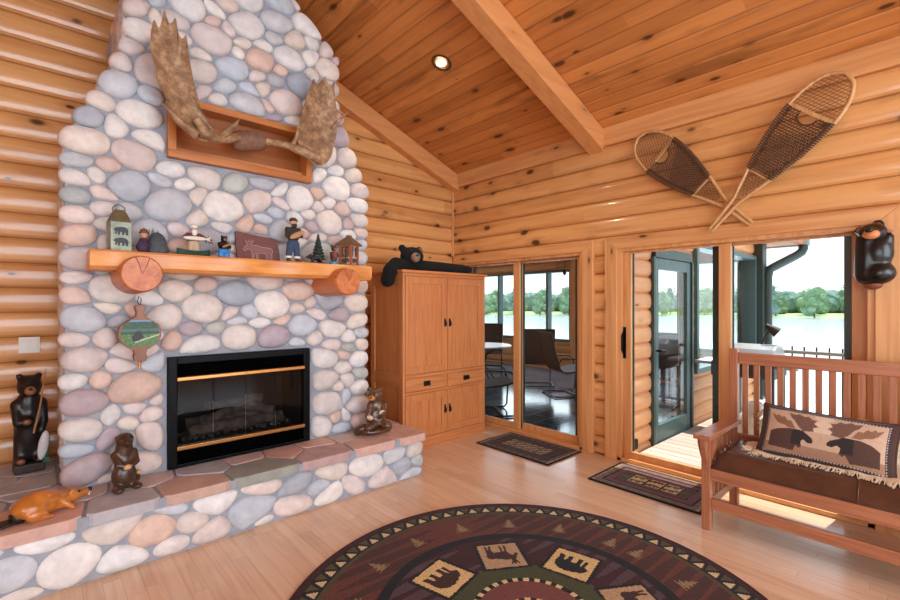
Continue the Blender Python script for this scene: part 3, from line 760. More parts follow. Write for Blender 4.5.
blob('skull_plate', [('c', apt(335,470,3.47), apt(395,470,3.46), .075, .07), ('c', apt(335,455,3.6), apt(395,460,3.6), .05, .05)], plain('leather_wrap', (128,92,74), .7, noise=.25, nscale=30, bump=.5), an, .014)
# ---------------------------------------------------------------- things on the mantel
TOP = MZ
def mx(x, Y=3.40): return on(x, 255, 'Y', Y).x
M_tin = plain('weathered_tin', (150,158,140), .5, .4, noise=.3, nscale=30)
M_tindark = plain('tarnished_tin', (112,98,70), .5, .4, noise=.3, nscale=30)
M_char = plain('black_paint', (20,18,18), .4)
M_gblack = plain('black_gloss', (8,8,10), .28, coat=.15)
M_tan = plain('tan_paint', (186,126,78), .5)
M_skin = plain('painted_skin', (214,160,128), .5)
M_hair = plain('white_beard', (234,232,226), .7)
# punched tin lantern: tapered roof, ring handle, two bears cut in the front
x = mx(118.5); t = thing('tin_lantern', 'tall grey-green tin lantern with two bear cut-outs and a ring handle', 'lantern', (x, 3.38, TOP), .12)
m = MB(); w = .052; m.box((-w, -w, 0), (w, w, .012)); m.box((-w, -w, .165), (w, w, .178))
for a in (-1, 1):
    for b in (-1, 1): m.box((a*w-a*.012, b*w-b*.012, .01), (a*w, b*w, .17))
m.build('body', M_tin, t, local=True, bevel=.002)
m = MB()
for a in (0, 1, 2, 3): m.box((-w+.008, -w+.003, .01), (w-.008, -w+.006, .168), Matrix.Rotation(a*PI/2, 4, 'Z'))
p = m.build('side_panel', M_tin, t, local=True)
for z in (.03, .095): MB().prism([((u-.5)*.078, z+v*.07) for u, v in BEAR], lambda u, v, tt: (u, tt, v), -w-.001, -w+.001).build('bear_cutout', M_char, p, local=True)
m = MB(); m.lathe([(.074, .176), (.07, .184), (.046, .235), (.03, .245), (.03, .255), (.0, .256)], (0,0,0), 4, Matrix.Rotation(PI/4, 3, 'Z')); m.build('roof', M_tindark, t, local=True)
MB().tube([(.032*math.cos(a*PI/10), 0, .252+.034*math.sin(a*PI/10)) for a in range(20)], .0035, 6, closed=True).build('ring_handle', M_tindark, t, local=True, smooth=True)
# small figure beside a dark mound
x = mx(149); t = thing('figurine', 'small figurine of a seated person in purple beside a dark snow-topped mound', 'figurine', (x, 3.38, TOP)); t.scale = (1.25, 1.2, 1.3)
blob('mound', [('s', (.035, .01, .04), (.045, .035, .07)), ('s', (.02, .015, .02), (.06, .035, .03)), ('s', (.055, .0, .02), (.03, .03, .035))], plain('dark_slate_paint', (66,72,76), .6, noise=.4, nscale=60), t, .006, 2, True)
m = MB(); rr = random.Random(4)
for i in range(14): m.lathe([(.008, 0), (.005, .012), (0, .03+rr.random()*.012)], (rr.uniform(-.03, .05), rr.uniform(0, .03), .085+rr.uniform(-.006, .014)), 6)
m.build('snowy_fir_tops', plain('frosted_fir', (150,152,140), .7, noise=.4, nscale=90), t, local=True)
blob('body', [('s', (-.03, -.02, .028), (.03, .026, .03)), ('s', (-.028, -.02, .055), (.02, .018, .022)), ('c', (-.045,-.03,.05), (-.02,-.048,.04), .009, .008)], plain('purple_coat', (64,44,72), .7), t, .005, 2, True)
h = blob('head', [('s', (-.027, -.024, .088), (.016, .016, .018)), ('s', (-.027, -.041, .086), (.004, .004, .004))], M_skin, t, .003, 1, True)
MB().lathe([(.022, -.004), (.018, .004), (.014, .016), (0, .02)], (-.027, -.022, .098), 12).build('cap', plain('brown_felt', (112,76,48), .8), h, local=True, smooth=True)
# white-bearded man standing in a green canoe
x = mx(193); t = thing('figurine', 'white-bearded man in a maroon coat holding out a white fish, in a green canoe', 'figurine', (x, 3.38, TOP))
m = MB(); V = []; n = 16
for i in range(n+1):
    u = i/n*2-1; wd = .03*math.sqrt(max(0, 1-u**4)); zz = .038+.014*u*u
    V += [(u*.10, -wd, zz), (u*.10, -wd*.5, .004), (u*.10, wd*.5, .004), (u*.10, wd, zz), (u*.10, wd*.8, zz-.006), (u*.10, -wd*.8, zz-.006)]
F = [(i*6+k, i*6+(k+1) % 6, (i+1)*6+(k+1) % 6, (i+1)*6+k) for i in range(n) for k in range(6)]+[tuple(range(6)), tuple(n*6+k for k in range(6))]
m.add(V, F); m.build('canoe', plain('canoe_green', (36,72,58), .45), t, local=True, smooth=True, auto=40)
blob('trousers', [('c', (-.022, 0, .015), (-.014, 0, .09), .016, .02), ('c', (.022, 0, .015), (.014, 0, .09), .016, .02), ('s', (0, 0, .095), (.034, .022, .02))], plain('khaki_cloth', (196,168,136), .7), t, .005, 2, True)
blob('coat', [('s', (0, 0, .125), (.04, .026, .036)), ('c', (-.035, 0, .145), (-.06, -.03, .125), .014, .012), ('c', (.035, 0, .145), (.06, -.03, .125), .014, .012)], plain('maroon_coat', (110,56,66), .7), t, .005, 2, True)
h = blob('head', [('s', (0, -.006, .178), (.019, .02, .023)), ('s', (0, -.028, .176), (.004, .005, .005))], M_skin, t, .004, 1, True)
blob('beard', [('s', (0, -.02, .160), (.017, .012, .024)), ('s', (0, -.012, .148), (.015, .012, .016))], M_hair, h, .004, 2, True)
MB().lathe([(.024, 0), (.022, .012), (.012, .02), (0, .021)], (0, -.004, .19), 14).build('hat', M_hair, h, local=True, smooth=True)
m = MB(); m.ball((0, -.04, .118), (.072, .012, .014)); m.prism([(.055, .118), (.095, .138), (.085, .118), (.095, .1)], lambda u, v, q: (u, q, v), -.044, -.036); m.build('fish', plain('pale_fish', (226,222,204), .4), t, local=True, smooth=True)
m = MB(); rr = random.Random(2)
for i in range(9): m.tube([(.06+rr.random()*.03, -.01, .12), (.075+rr.random()*.04, -.012+rr.random()*.02, .09+rr.random()*.05)], .004, 5)
m.build('fir_sprig', plain('fir_sprig_green', (62,76,62), .8), t, local=True)
# bear in blue trousers
def bear_head(parent, c, s, ears=True, fur=None, muzz=None, look=(0, -1)):
    c = Vector(c); f = Vector((look[0], look[1], 0)).normalized(); r = Vector((-f.y, f.x, 0))
    els = [('s', c, (s, s, s*.95)), ('c', c+f*s*.5+Vector((0,0,-s*.2)), c+f*s*1.0+Vector((0,0,-s*.28)), s*.55, s*.42)]
    for k in (-1, 1): els.append(('s', c+r*k*s*.72+Vector((0,0,s*.82)), (s*.32, s*.22, s*.34)))
    h = blob('head', els, fur or M_char, parent, s*.16, 2, True)
    m = MB(); m.ball(c+f*s*1.08+Vector((0,0,-s*.28)), (s*.44, s*.42, s*.38)); z = m.build('muzzle', muzz or M_tan, h, local=True, smooth=True)
    MB().ball(c+f*s*1.48+Vector((0,0,-s*.12)), (s*.16, s*.13, s*.12)).build('nose', M_char, z, local=True, smooth=True)
    for k in (-1, 1): MB().ball(c+f*s*.86+r*k*s*.36+Vector((0,0,s*.22)), s*.1).build('eye', M_char if fur else plain_eye(), h, local=True, smooth=True)
    return h
def plain_eye():
    if 'eye_brown' not in MAT: MAT['eye_brown'] = plain('eye_brown', (70,46,30), .2)
    return MAT['eye_brown']
x = mx(223); t = thing('figurine', 'small black bear figurine in bright blue trousers', 'figurine', (x, 3.38, TOP))
blob('body', [('s', (0, 0, .085), (.036, .032, .042)), ('c', (-.03, 0, .1), (-.012, -.04, .082), .013, .011), ('c', (.03, 0, .1), (.03, -.035, .075), .013, .011)], M_char, t, .005, 2, True)
blob('trousers', [('s', (0, 0, .05), (.04, .034, .026)), ('c', (-.018, -.004, .018), (-.018, 0, .05), .02, .022), ('c', (.018, -.004, .018), (.018, 0, .05), .02, .022)], plain('bright_blue_paint', (58,136,206), .4), t, .005, 2, True)
bear_head(t, (0, -.004, .135), .022)
MB().tube([(-.02, -.045, .075), (.035, -.045, .1)], .007, 7).build('honey_dipper', M_tan, t, local=True)
# slate plaque with an etched moose
x = mx(259, 3.5); t = thing('slate_plaque', 'reddish brown slate plaque etched with a pale moose', 'plaque', (x, 3.5, TOP))
Rl = Matrix.Rotation(-.12, 4, 'X')
outl = [(-.155, 0), (.16, 0), (.155, .10), (.14, .185), (.0, .20), (-.165, .22), (-.162, .1)]
MB().prism(outl, lambda u, v, q: Rl @ Vector((u, q, v+.003)), -.008, .008).build('slab', plain('red_slate', (116,74,70), .75, noise=.12, nscale=40, bump=.4), t, local=True, bevel=.003)
MM = [(-.115+.235*u, .015+v*.155) for u, v in MOOSE]
m = MB(); m.prism(MM, lambda u, v, q: Rl @ Vector((u, q, v)), -.0095, -.0075); m.build('etched_moose', plain('etched_slate', (140,98,94), .8), t, local=True)
m = MB(); m.tube([Rl @ Vector((u, -.010, v)) for u, v in MM], .0016, 4, closed=True); m.build('etched_outline', plain('etched_line', (204,176,170), .8), t, local=True)
# standing outdoorsman
x = mx(292); t = thing('figurine', 'tall bearded outdoorsman figurine in a dark coat and jeans, carrying a fish', 'figurine', (x, 3.38, TOP)); t.scale = (1.08, 1.08, 1.1)
M_boot = plain('brown_boot', (104,76,52), .6)
for q, q2 in ((-.032, -.036), (.03, .04)): blob('boot', [('c', (q, .0, .016), (q2, -.03, .014), .016, .013), ('c', (q, 0, .016), (q, 0, .035), .015, .017)], M_boot, t, .006, 2, True)
for q in (-.032, .03): MB().lathe([(.021, .032), (.022, .046)], (q, 0, 0), 14).build('sock', M_hair, t, local=True)
blob('jeans', [('c', (-.032, 0, .05), (-.02, 0, .13), .021, .026), ('c', (.03, 0, .05), (.02, 0, .13), .021, .026), ('s', (0, 0, .14), (.042, .03, .026))], plain('jeans_blue', (58,76,100), .8), t, .006, 2, True)
blob('coat', [('s', (0, 0, .19), (.046, .032, .052)), ('s', (0, 0, .225), (.044, .028, .028)), ('c', (-.042, 0, .232), (-.05, -.015, .185), .017, .015), ('c', (-.05, -.015, .185), (-.01, -.045, .172), .015, .012), ('c', (.042, 0, .232), (.055, -.012, .19), .017, .015), ('c', (.055, -.012, .19), (.03, -.048, .2), .015, .012)], plain('dark_coat', (52,46,42), .8, noise=.2), t, .006, 2, True)
h = blob('head', [('s', (0, -.006, .278), (.023, .025, .028)), ('s', (.006, -.033, .276), (.005, .006, .007)), ('s', (-.022, 0, .276), (.004, .006, .008)), ('s', (.022, 0, .276), (.004, .006, .008))], M_skin, t, .0045, 1, True)
blob('beard', [('s', (.002, -.018, .259), (.02, .016, .02))], plain('dark_beard', (58,42,32), .8), h, .005, 1, True)
MB().lathe([(.029, 0), (.028, .012), (.018, .024), (0, .026)], (0, -.004, .288), 16).build('cap', plain('cap_olive', (66,58,48), .8), h, local=True, smooth=True)
m = MB(); m.ball((.008, -.055, .19), (.062, .012, .02), (0, -.45, 0)); m.build('fish', plain('tan_fish', (176,138,96), .5, noise=.2), t, local=True, smooth=True)
# bear with fir tree
x = mx(314); t = thing('figurine', 'dark green fir tree figurine with a black bear walking at its foot', 'figurine', (x, 3.36, TOP)); t.scale = (1.12, 1.1, 1.15)
MB().lathe([(.085, 0), (.085, .006), (.07, .012), (0, .014)], (0,0,0), 24, Matrix.Diagonal((1, .6, 1))).build('base', M_char, t, local=True)
m = MB()
for i in range(8):
    z = .04+i*.021; r = .055-i*.0063; n = 18
    m.lathe([(r*.3, z+.004), (r, z-.006), (r*.95, z), (r*.35, z+.022), (0, z+.026)], (.02, .012, 0), 11, Matrix.Rotation(i*.4, 3, 'Z'))
tr = m.build('fir_tree', plain('fir_green', (44,58,48), .8, noise=.5, nscale=80, bump=.8), t, local=True)
MB().cyl((.02, .012, .008), (.02, .012, .04), .01, n=10).build('trunk', plain('bark_brown', (84,58,40), .8), tr, local=True)
blob('bear', [('s', (-.015, -.028, .04), (.045, .018, .02)), ('s', (-.062, -.03, .045), (.017, .014, .015)), ('c', (-.07,-.03,.043), (-.085,-.03,.04), .009, .007), ('s', (-.055,-.02,.06), (.005,.004,.006)), ('s', (-.055,-.04,.06), (.005,.004,.006)), ('c', (-.045,-.038,.03), (-.05,-.038,.014), .009, .008), ('c', (-.04,-.02,.03), (-.035,-.02,.014), .009, .008), ('c', (.015,-.038,.035), (.02,-.038,.014), .011, .008), ('c', (.018,-.02,.035), (.01,-.02,.014), .011, .008)], M_char, t, .004, 1, True)
# little figure in red and blue
x = mx(332.5); t = thing('figurine', 'little brown bear figurine in a red vest on a blue base', 'figurine', (x, 3.38, TOP)); t.scale = (1.1, 1.1, 1.15)
MB().lathe([(.034, 0), (.034, .02), (.028, .026), (0, .027)], (0,0,0), 18).build('base', plain('sky_blue_paint', (70,150,190), .5), t, local=True, smooth=True, auto=40)
blob('body', [('s', (0, 0, .06), (.028, .024, .04)), ('c', (-.024, 0, .085), (-.02, -.03, .06), .01, .009), ('c', (.024, 0, .085), (.024, -.03, .065), .01, .009)], plain('brown_paint', (92,62,48), .6), t, .005, 2, True)
blob('vest', [('s', (0, -.002, .068), (.029, .026, .028))], plain('red_vest', (150,62,66), .6), t, .005, 1, True)
bear_head(t, (0, -.002, .122), .021, fur=plain('dark_brown_paint', (70,48,38), .6))
# wooden lantern
x = mx(349); t = thing('wooden_lantern', 'reddish wood lantern with a sloping brown roof at the right end of the mantel', 'lantern', (x, 3.40, TOP), .5)
MB().box((-.06, -.06, 0), (.06, .06, .014)).build('base', M_oakx, t, local=True, bevel=.002); MB().box((-.058, -.058, .17), (.058, .058, .182)).build('lintel', M_oakx, t, local=True, bevel=.002)
for a in (-1, 1):
    for b in (-1, 1): MB().box((a*.052-.008, b*.052-.008, .012), (a*.052+.008, b*.052+.008, .172)).build('post', plain('red_cedar', (176,96,58), .5) if 'red_cedar' not in MAT else MAT['red_cedar'], t, local=True); MAT['red_cedar'] = bpy.data.materials['red_cedar']
MB().lathe([(.118, .176), (.114, .186), (.03, .245), (.022, .262), (0, .264)], (0,0,0), 4, Matrix.Rotation(PI/4, 3, 'Z')).build('roof', plain('shingle_brown', (112,84,58), .8, noise=.3, nscale=60), t, local=True)
m = MB()
for a in range(4): m.box((-.046, -.051, .014), (.046, -.0495, .17), Matrix.Rotation(a*PI/2, 4, 'Z'))
m.build('glass_pane', M_glass, t, local=True)
m = MB()
for a in range(4):
    R = Matrix.Rotation(a*PI/2, 4, 'Z')
    m.prism([(-.038+u*.076, .03+v*.05) for u, v in BEAR], lambda u, v, q: R @ Vector((u, q, v)), -.0535, -.0515)
    m.tube([R @ Vector((-.03, -.053, .085)), R @ Vector((-.03, -.053, .16))], .004, 5); m.tube([R @ Vector((.025, -.053, .085)), R @ Vector((.025, -.053, .165))], .004, 5)
m.build('forest_cutout', plain('rust_brown', (96,66,44), .7), t, local=True)
MB().lathe([(.022, .014), (.022, .075), (.018, .08), (0, .08)], (0,0,0), 16).build('candle', M_hair, t, local=True, smooth=True, auto=40)

# ---------------------------------------------------------------- bellows hanging under the left bracket
p0 = on(139, 333, 'Y', 3.44); sc = p0.length and (.7408-.6717*((139-450)/FPX)); dpt = 3.44/(.7408-.6717*((139-450)/FPX)); K = dpt/453
be = thing('fireplace_bellows', 'wooden bellows painted with a bear in a green landscape, hanging under a log bracket', 'bellows', (p0.x, 3.44, p0.z))
H = [(-.022, .17), (-.028, .165), (-.022, .15), (-.018, .12), (-.02, .10)]
half = [(.0, .178), (.022, .176), (.029, .168), (.026, .155), (.019, .13), (.024, .105), (.055, .085), (.098, .055), (.112, .02), (.112, -.02), (.098, -.055), (.065, -.085), (.035, -.105), (.029, -.13), (.036, -.14), (.03, -.172), (0, -.175)]
outl = [(u, v) for u, v in half]+[(-u, v) for u, v in half[::-1][1:-1]]
m = MB(); m.prism(outl, lambda u, v, q: (u, q, v), -.055, -.042); b = m.build('front_board', wood('bellows_wood', (150,92,56), (112,64,38), 'Z', None, .4, space='object'), be, local=True, bevel=.003)
m = MB(); m.prism(outl, lambda u, v, q: (u, q, v), -.006, .006); m.build('rear_board', MAT['bellows_wood'], be, local=True, bevel=.003)
mid = [(u*.93, v*.93-.01) for u, v in outl if v < .1]
m = MB(); m.prism(mid, lambda u, v, q: (u, q, v), -.044, -.004); m.build('leather_gusset', plain('brown_leather_gusset', (86,52,40), .6, noise=.3, nscale=60), be, local=True)
def paint(u, v):
    r = random.Random(int(u*900)*7919+int(v*900)); n = r.uniform(-.12, .12)
    bx, bz = u*.2-.1, v*.19-.09
    if inpoly((bx, bz), [(-.04,-.05),(-.045,-.02),(-.03,.005),(-.012,.018),(.004,.012),(.012,-.01),(.018,-.022),(.012,-.035),(.0,-.03),(-.005,-.045)]): return lin((40,26,24))
    if abs(bz-(-.045+.35*bx)) < .004 and bx > -.03: return lin((190,200,190))
    if abs(bx-.045) < .003 and -.03 < bz < .04: return lin((60,60,50))
    if bz > .072: c = lin((112,150,196))
    elif bz > .03: c = lin((62,96,52) if r.random() > .4 else (30,56,34))
    elif bz > -.004: c = lin((72,108,104) if bz > .012 else (40,80,46))
    else: c = lin((62,104,44) if r.random() > .35 else (112,140,74))
    return tuple(max(0, q*(1+n)) for q in c)
PO = [(u*.9, v*.98) for u, v in outl if -.088 <= v <= .095]
m = MB(); nn = 56
def gp(u, v): return (u*.2-.1, -.0565, v*.19-.09)
m.grid(nn, nn, gp, paint)
keep = [i for i, f in enumerate(m.f) if inpoly((sum(m.v[k].x for k in f)/4, sum(m.v[k].z for k in f)/4), PO)]
m.f = [m.f[i] for i in keep]; m.m = [m.m[i] for i in keep]; m.c = [m.c[i] for i in keep]
m.build('painted_scene', attr_mat('bellows_paint', .4, .02, bump=0), b, local=True, fix=False)
MB().tube([(0, -.024, -.165), (0, -.024, -.19), (0, -.024, -.222)], [.013, .009, .008], 12).build('nozzle', M_brass, be, local=True, smooth=True, auto=40)
m = MB(); [m.ball((sx*.02, -.056, z), .004) for sx in (-1, 1) for z in (-.112, -.155)]; m.build('brass_tacks', M_brass, b, local=True)
m = MB(); m.tube([(0, -.024, .17), (-.012, -.03, .2), (-.004, -.03, .232), (.008, -.03, .215), (.004, -.024, .17)], .0025, 6); m.build('hanging_cord', M_grout, be, local=True)

# ---------------------------------------------------------------- switch plate on the log wall
p0 = on(29.5, 345, 'Y', YB-.004); sw = thing('light_switch', 'white double light switch plate on the log wall left of the chimney', 'light switch', p0)
m = MB(); m.box((-.058, -.008, -.058), (.058, .012, .058)); m.build('plate', M_white, sw, local=True, bevel=.003)
for q in (-.026, .026): MB().box((q-.016, -.011, -.032), (q+.016, -.007, .032)).build('rocker', M_white, sw, local=True, bevel=.002)

# ---------------------------------------------------------------- carved animals on the hearth
M_bearc = plain('carved_black_bear', (26,20,18), .32, noise=.4, nscale=20, bump=.4)
p0 = on(29, 470, 'Z', HZ); t = thing('bear_carving', 'tall black carved bear with a fishing rod and fish, left end of hearth', 'carving', (p0.x, p0.y, HZ), .08); t.scale = (.80, .85, .985)
blob('body', [('c', (-.035, .005, .12), (-.04, .005, .46), .06, .058), ('c', (.035, .005, .12), (.04, .005, .46), .06, .058), ('s', (0, .0, .30), (.095, .075, .24)), ('s', (0, 0, .46), (.085, .068, .10)), ('c', (-.055, -.01, .08), (-.05, 0, .25), .048, .05), ('c', (.055, -.01, .08), (.05, 0, .25), .048, .05), ('s', (-.055, -.05, .075), (.04, .055, .035)), ('s', (.055, -.05, .075), (.04, .055, .035)),
              ('c', (-.085, 0, .46), (-.075, -.07, .34), .036, .032), ('c', (-.075, -.07, .34), (-.01, -.095, .35), .03, .03), ('c', (.085, 0, .46), (.088, -.06, .33), .036, .032), ('c', (.088,-.06,.33), (.07,-.085,.28), .03, .03)], M_bearc, t, .013, 3, True)
bear_head(t, (0, -.02, .582), .083, fur=M_bearc, muzz=plain('carved_muzzle', (150,96,60), .4))
MB().box((-.098, -.09, 0), (.096, .09, .06)).build('stump_base', plain('dark_stump', (58,44,36), .6, noise=.4, nscale=18, bump=.5), t, local=True, bevel=.01)
MB().tube([(.02, -.115, .27), (.06, -.115, .45), (.10, -.10, .70)], [.007, .006, .004], 7).build('fishing_rod', M_tan, t, local=True)
m = MB(); m.ball((.082, -.10, .175), (.034, .018, .10), (0, .18, 0)); f = m.build('fish', plain('fish_white', (222,216,218), .35), t, local=True, smooth=True, label='white and green carved fish')
m = MB(); m.ball((.102, -.088, .165), (.022, .013, .088), (0, .1, 0)); m.prism([(.085, .09), (.115, .09), (.14, .045), (.10, .06), (.075, .05)], lambda u, v, q: (u, q, v), -.1, -.082); m.build('green_back', plain('fish_green', (40,104,74), .35), f, local=True, smooth=True, auto=50)
M_paw = plain('paw_brown', (120,72,48), .4)
for c_ in ((-.055, -.1, .085), (-.02, -.12, .35)): blob('paw', [('s', c_, (.032, .015, .022))], M_paw, t, .008, 1, True)
# orange-brown beaver lying down
M_beav = plain('beaver_brown', (188,112,44), .3, noise=.28, nscale=16, bump=.3, coat=.3)
p0 = on(46, 514, 'Z', HZ); t = thing('beaver_carving', 'glossy orange-brown beaver carving crouching on the salmon hearth slab', 'carving', (p0.x, p0.y, HZ), .33)
blob('body', [('s', (-.03, 0, .066), (.105, .07, .07)), ('s', (-.06, 0, .06), (.085, .078, .062)), ('s', (.055, 0, .055), (.06, .055, .05)), ('s', (.115, -.003, .062), (.05, .04, .04)), ('c', (.14, -.003, .06), (.175, -.003, .058), .03, .024),
              ('s', (-.06, -.066, .03), (.05, .024, .034)), ('s', (-.06, .066, .03), (.05, .024, .034)), ('c', (-.05,-.075,.012), (.0,-.085,.01), .016, .012), ('c', (-.05,.075,.012), (.0,.085,.01), .016, .012), ('c', (.07,-.045,.04), (.10,-.06,.01), .018, .013), ('c', (.07,.045,.04), (.10,.06,.01), .018, .013),
              ('s', (.105, -.036, .095), (.012, .008, .013)), ('s', (.105, .03, .095), (.012, .008, .013))], M_beav, t, .009, 3, True)
m = MB(); m.lathe([(.0, -.004), (.5, 0), (.92, .25), (1, .5), (.92, .75), (.5, 1), (0, 1.004)], (-.19, 0, .006), 24, Matrix.Diagonal((.085, .05, .02))); m.tube([(-.14, 0, .02), (-.11, 0, .03)], [.03, .045], 12); m.build('tail', plain('beaver_tail', (44,28,20), .4, noise=.3, nscale=60, bump=.6), t, local=True, smooth=True)
MB().ball((.198, -.003, .068), (.012, .014, .011)).build('nose', M_char, t, local=True, smooth=True)
for q in (-.036, .03): MB().ball((.135, q, .082), .006).build('eye', M_char, t, local=True, smooth=True)
MB().box((.19, -.01, .034), (.197, .004, .054)).build('teeth', M_hair, t, local=True, bevel=.002)
# standing brown beaver (or otter) by the chimney
M_bv2 = plain('carved_brown', (70,46,32), .32, noise=.35, nscale=22, bump=.5, coat=.3)
p0 = on(124, 489, 'Z', HZ); t = thing('beaver_carving', 'dark brown beaver carving standing upright on the hearth against the stones', 'carving', (p0.x, p0.y, HZ), .25); t.scale = (.88, .88, .88)
blob('body', [('s', (0, 0, .10), (.075, .066, .10)), ('s', (0, 0, .20), (.062, .055, .10)), ('c', (0, 0, .26), (0, -.004, .33), .055, .05), ('s', (0, -.01, .345), (.056, .056, .05)), ('c', (0, -.04, .34), (0, -.075, .335), .034, .026), ('s', (-.05, .01, .362), (.010, .009, .012)), ('s', (.05, .01, .362), (.010, .009, .012)),
              ('s', (-.055, -.05, .022), (.035, .06, .024)), ('s', (.055, -.05, .022), (.035, .06, .024)), ('c', (-.06, 0, .25), (-.055, -.06, .19), .024, .02), ('c', (-.055,-.06,.19), (-.015,-.075,.175), .02, .018), ('c', (.06, 0, .25), (.055, -.06, .19), .024, .02), ('c', (.055,-.06,.19), (.02,-.075,.175), .02, .018),
              ('s', (.07, .03, .05), (.045, .03, .05))], M_bv2, t, .01, 3, True)
M_gnaw = plain('gnawed_wood', (206,160,112), .5)
for c_, r_ in (((-.012, -.088, .172), (.028, .016, .02)), ((.08, -.02, .10), (.018, .03, .018))): blob('wood_chip', [('s', c_, r_)], M_gnaw, t, .007, 1, True)
MB().ball((0, -.102, .345), (.014, .012, .011)).build('nose', M_char, t, local=True, smooth=True)
for q in (-.03, .03): MB().ball((q, -.052, .362), .007).build('eye', M_char, t, local=True, smooth=True)
# bear with cubs on the right of the hearth
M_bv3 = plain('varnished_bear_brown', (92,60,38), .28, noise=.5, nscale=26, bump=.7, coat=.4)
p0 = on(373, 434, 'Z', HZ); t = thing('bear_carving', 'small varnished brown bear carving sitting on a log base beside the cabinet', 'carving', (p0.x, p0.y, HZ), -.25); t.scale = (1.18, 1.1, 1.0)
blob('log_base', [('c', (-.11, 0, .045), (.11, .02, .045), .042, .048), ('s', (0, .0, .03), (.12, .075, .034)), ('s', (-.085, -.03, .07), (.05, .04, .04))], plain('varnished_stump', (88,54,34), .3, noise=.5, nscale=20, bump=.8, coat=.3), t, .011, 2, True)
blob('body', [('s', (.02, .0, .15), (.075, .065, .10)), ('s', (.02, 0, .24), (.065, .058, .085)), ('c', (-.03, -.03, .27), (-.06, -.07, .17), .026, .022), ('c', (.07, -.03, .26), (.05, -.08, .18), .026, .022), ('c', (-.01,-.05,.10), (-.06,-.085,.085), .036, .03), ('c', (.06,-.05,.10), (.08,-.09,.085), .036, .03)], M_bv3, t, .011, 2, True)
h = bear_head(t, (.005, -.02, .345), .058, fur=M_bv3, muzz=plain('golden_muzzle', (196,132,62), .35), look=(-.55, -.8))
M_pfish = plain('pale_carved_fish', (206,178,150), .4)
for c_, a_ in (((-.05, -.09, .17), .5), ((.045, -.075, .2), -.5)): blob('fish', [('s', c_, (.03, .0145, .022), (0, a_, 0))], M_pfish, t, .007, 1, True)
# ---------------------------------------------------------------- armoire
AX0, AX1, AY0, AY1, AZ = 2.690, 3.880, 3.67, 4.26, 1.845
ar = thing('armoire', 'tall oak armoire with panel doors and two drawers standing in the corner', 'armoire', ((AX0+AX1)/2, AY0, 0))
m = MB(); m.box((AX0+.02, AY0+.02, .02), (AX1-.02, AY1, 1.82)); m.build('case', M_oakz, ar)
m = MB(); m.box((AX0-.022, AY0-.025, 1.815), (AX1+.022, AY1+.01, AZ)); m.build('top', M_oakx, ar, bevel=.006)
each('corner_post', M_oakz, ar, [((x, y, 0), (x+.03, y+.07, 1.815)) for y in (AY0, AY1-.07) for x in (AX0, AX1-.03)], bevel=.003)
each('side_rail', M_oaky, ar, [((x, AY0+.07, z0), (x+.026, AY1-.07, z1)) for x in (AX0+.002, AX1-.028) for z0, z1 in ((.0, .12), (.66, .78), (1.70, 1.815))], bevel=.003)
zs = ((0, .115), (.575, .60), (.745, .775), (1.785, 1.815))
each('face_rail', M_oakx, ar, [((AX0+.03, AY0, z0), (AX1-.03, AY0+.03, z1)) for z0, z1 in zs], bevel=.002)
m = MB(); xm = (AX0+AX1)/2; m.box((xm-.01, AY0+.004, .6), (xm+.01, AY0+.03, .745)); m.build('face_stile', M_oakz, ar)
def door(x0, x1, z0, z1, hx, hz):
    y = AY0-.004; sw = .075; m = MB()
    m.box((x0, y, z0), (x0+sw, y+.022, z1)); m.box((x1-sw, y, z0), (x1, y+.022, z1)); m.box((x0+sw, y+.0005, z0), (x1-sw, y+.022, z0+sw)); m.box((x0+sw, y+.0005, z1-sw), (x1-sw, y+.022, z1))
    d = m.build('door', M_oakz, ar, bevel=.003)
    MB().box((x0+sw-.005, y+.013, z0+sw-.005), (x1-sw+.005, y+.02, z1-sw+.005)).build('door_panel', M_oakz, d)
    h = MB(); h.box((hx-.011, y-.005, hz-.045), (hx+.011, y, hz+.045)); h.tube([(hx, y-.005, hz+.022), (hx, y-.022, hz+.012), (hx, y-.024, hz-.02), (hx, y-.016, hz-.036)], [.006, .006, .008, .006], 8); h.build('handle', M_pull, d, bevel=.002)
def drawer(x0, x1, z0, z1):
    y = AY0-.005; d = MB().box((x0, y, z0), (x1, y+.022, z1)).build('drawer', M_oakx, ar, bevel=.004)
    hx, hz = (x0+x1)/2, (z0+z1)/2; h = MB(); h.box((hx-.045, y-.005, hz-.026), (hx+.045, y, hz+.026)); h.tube([(hx-.032, y-.004, hz+.012), (hx-.03, y-.022, hz-.012), (hx+.03, y-.022, hz-.012), (hx+.032, y-.004, hz+.012)], .005, 7); h.build('handle', M_pull, d, bevel=.002)
a0, a1 = AX0+.034, AX1-.034
door(a0, xm-.003, .78, 1.782, xm-.034, 1.30); door(xm+.003, a1, .78, 1.782, xm+.034, 1.30)
drawer(a0, xm-.012, .605, .742); drawer(xm+.012, a1, .605, .742)
door(a0, xm-.003, .12, .572, xm-.034, .37); door(xm+.003, a1, .12, .572, xm+.034, .37)

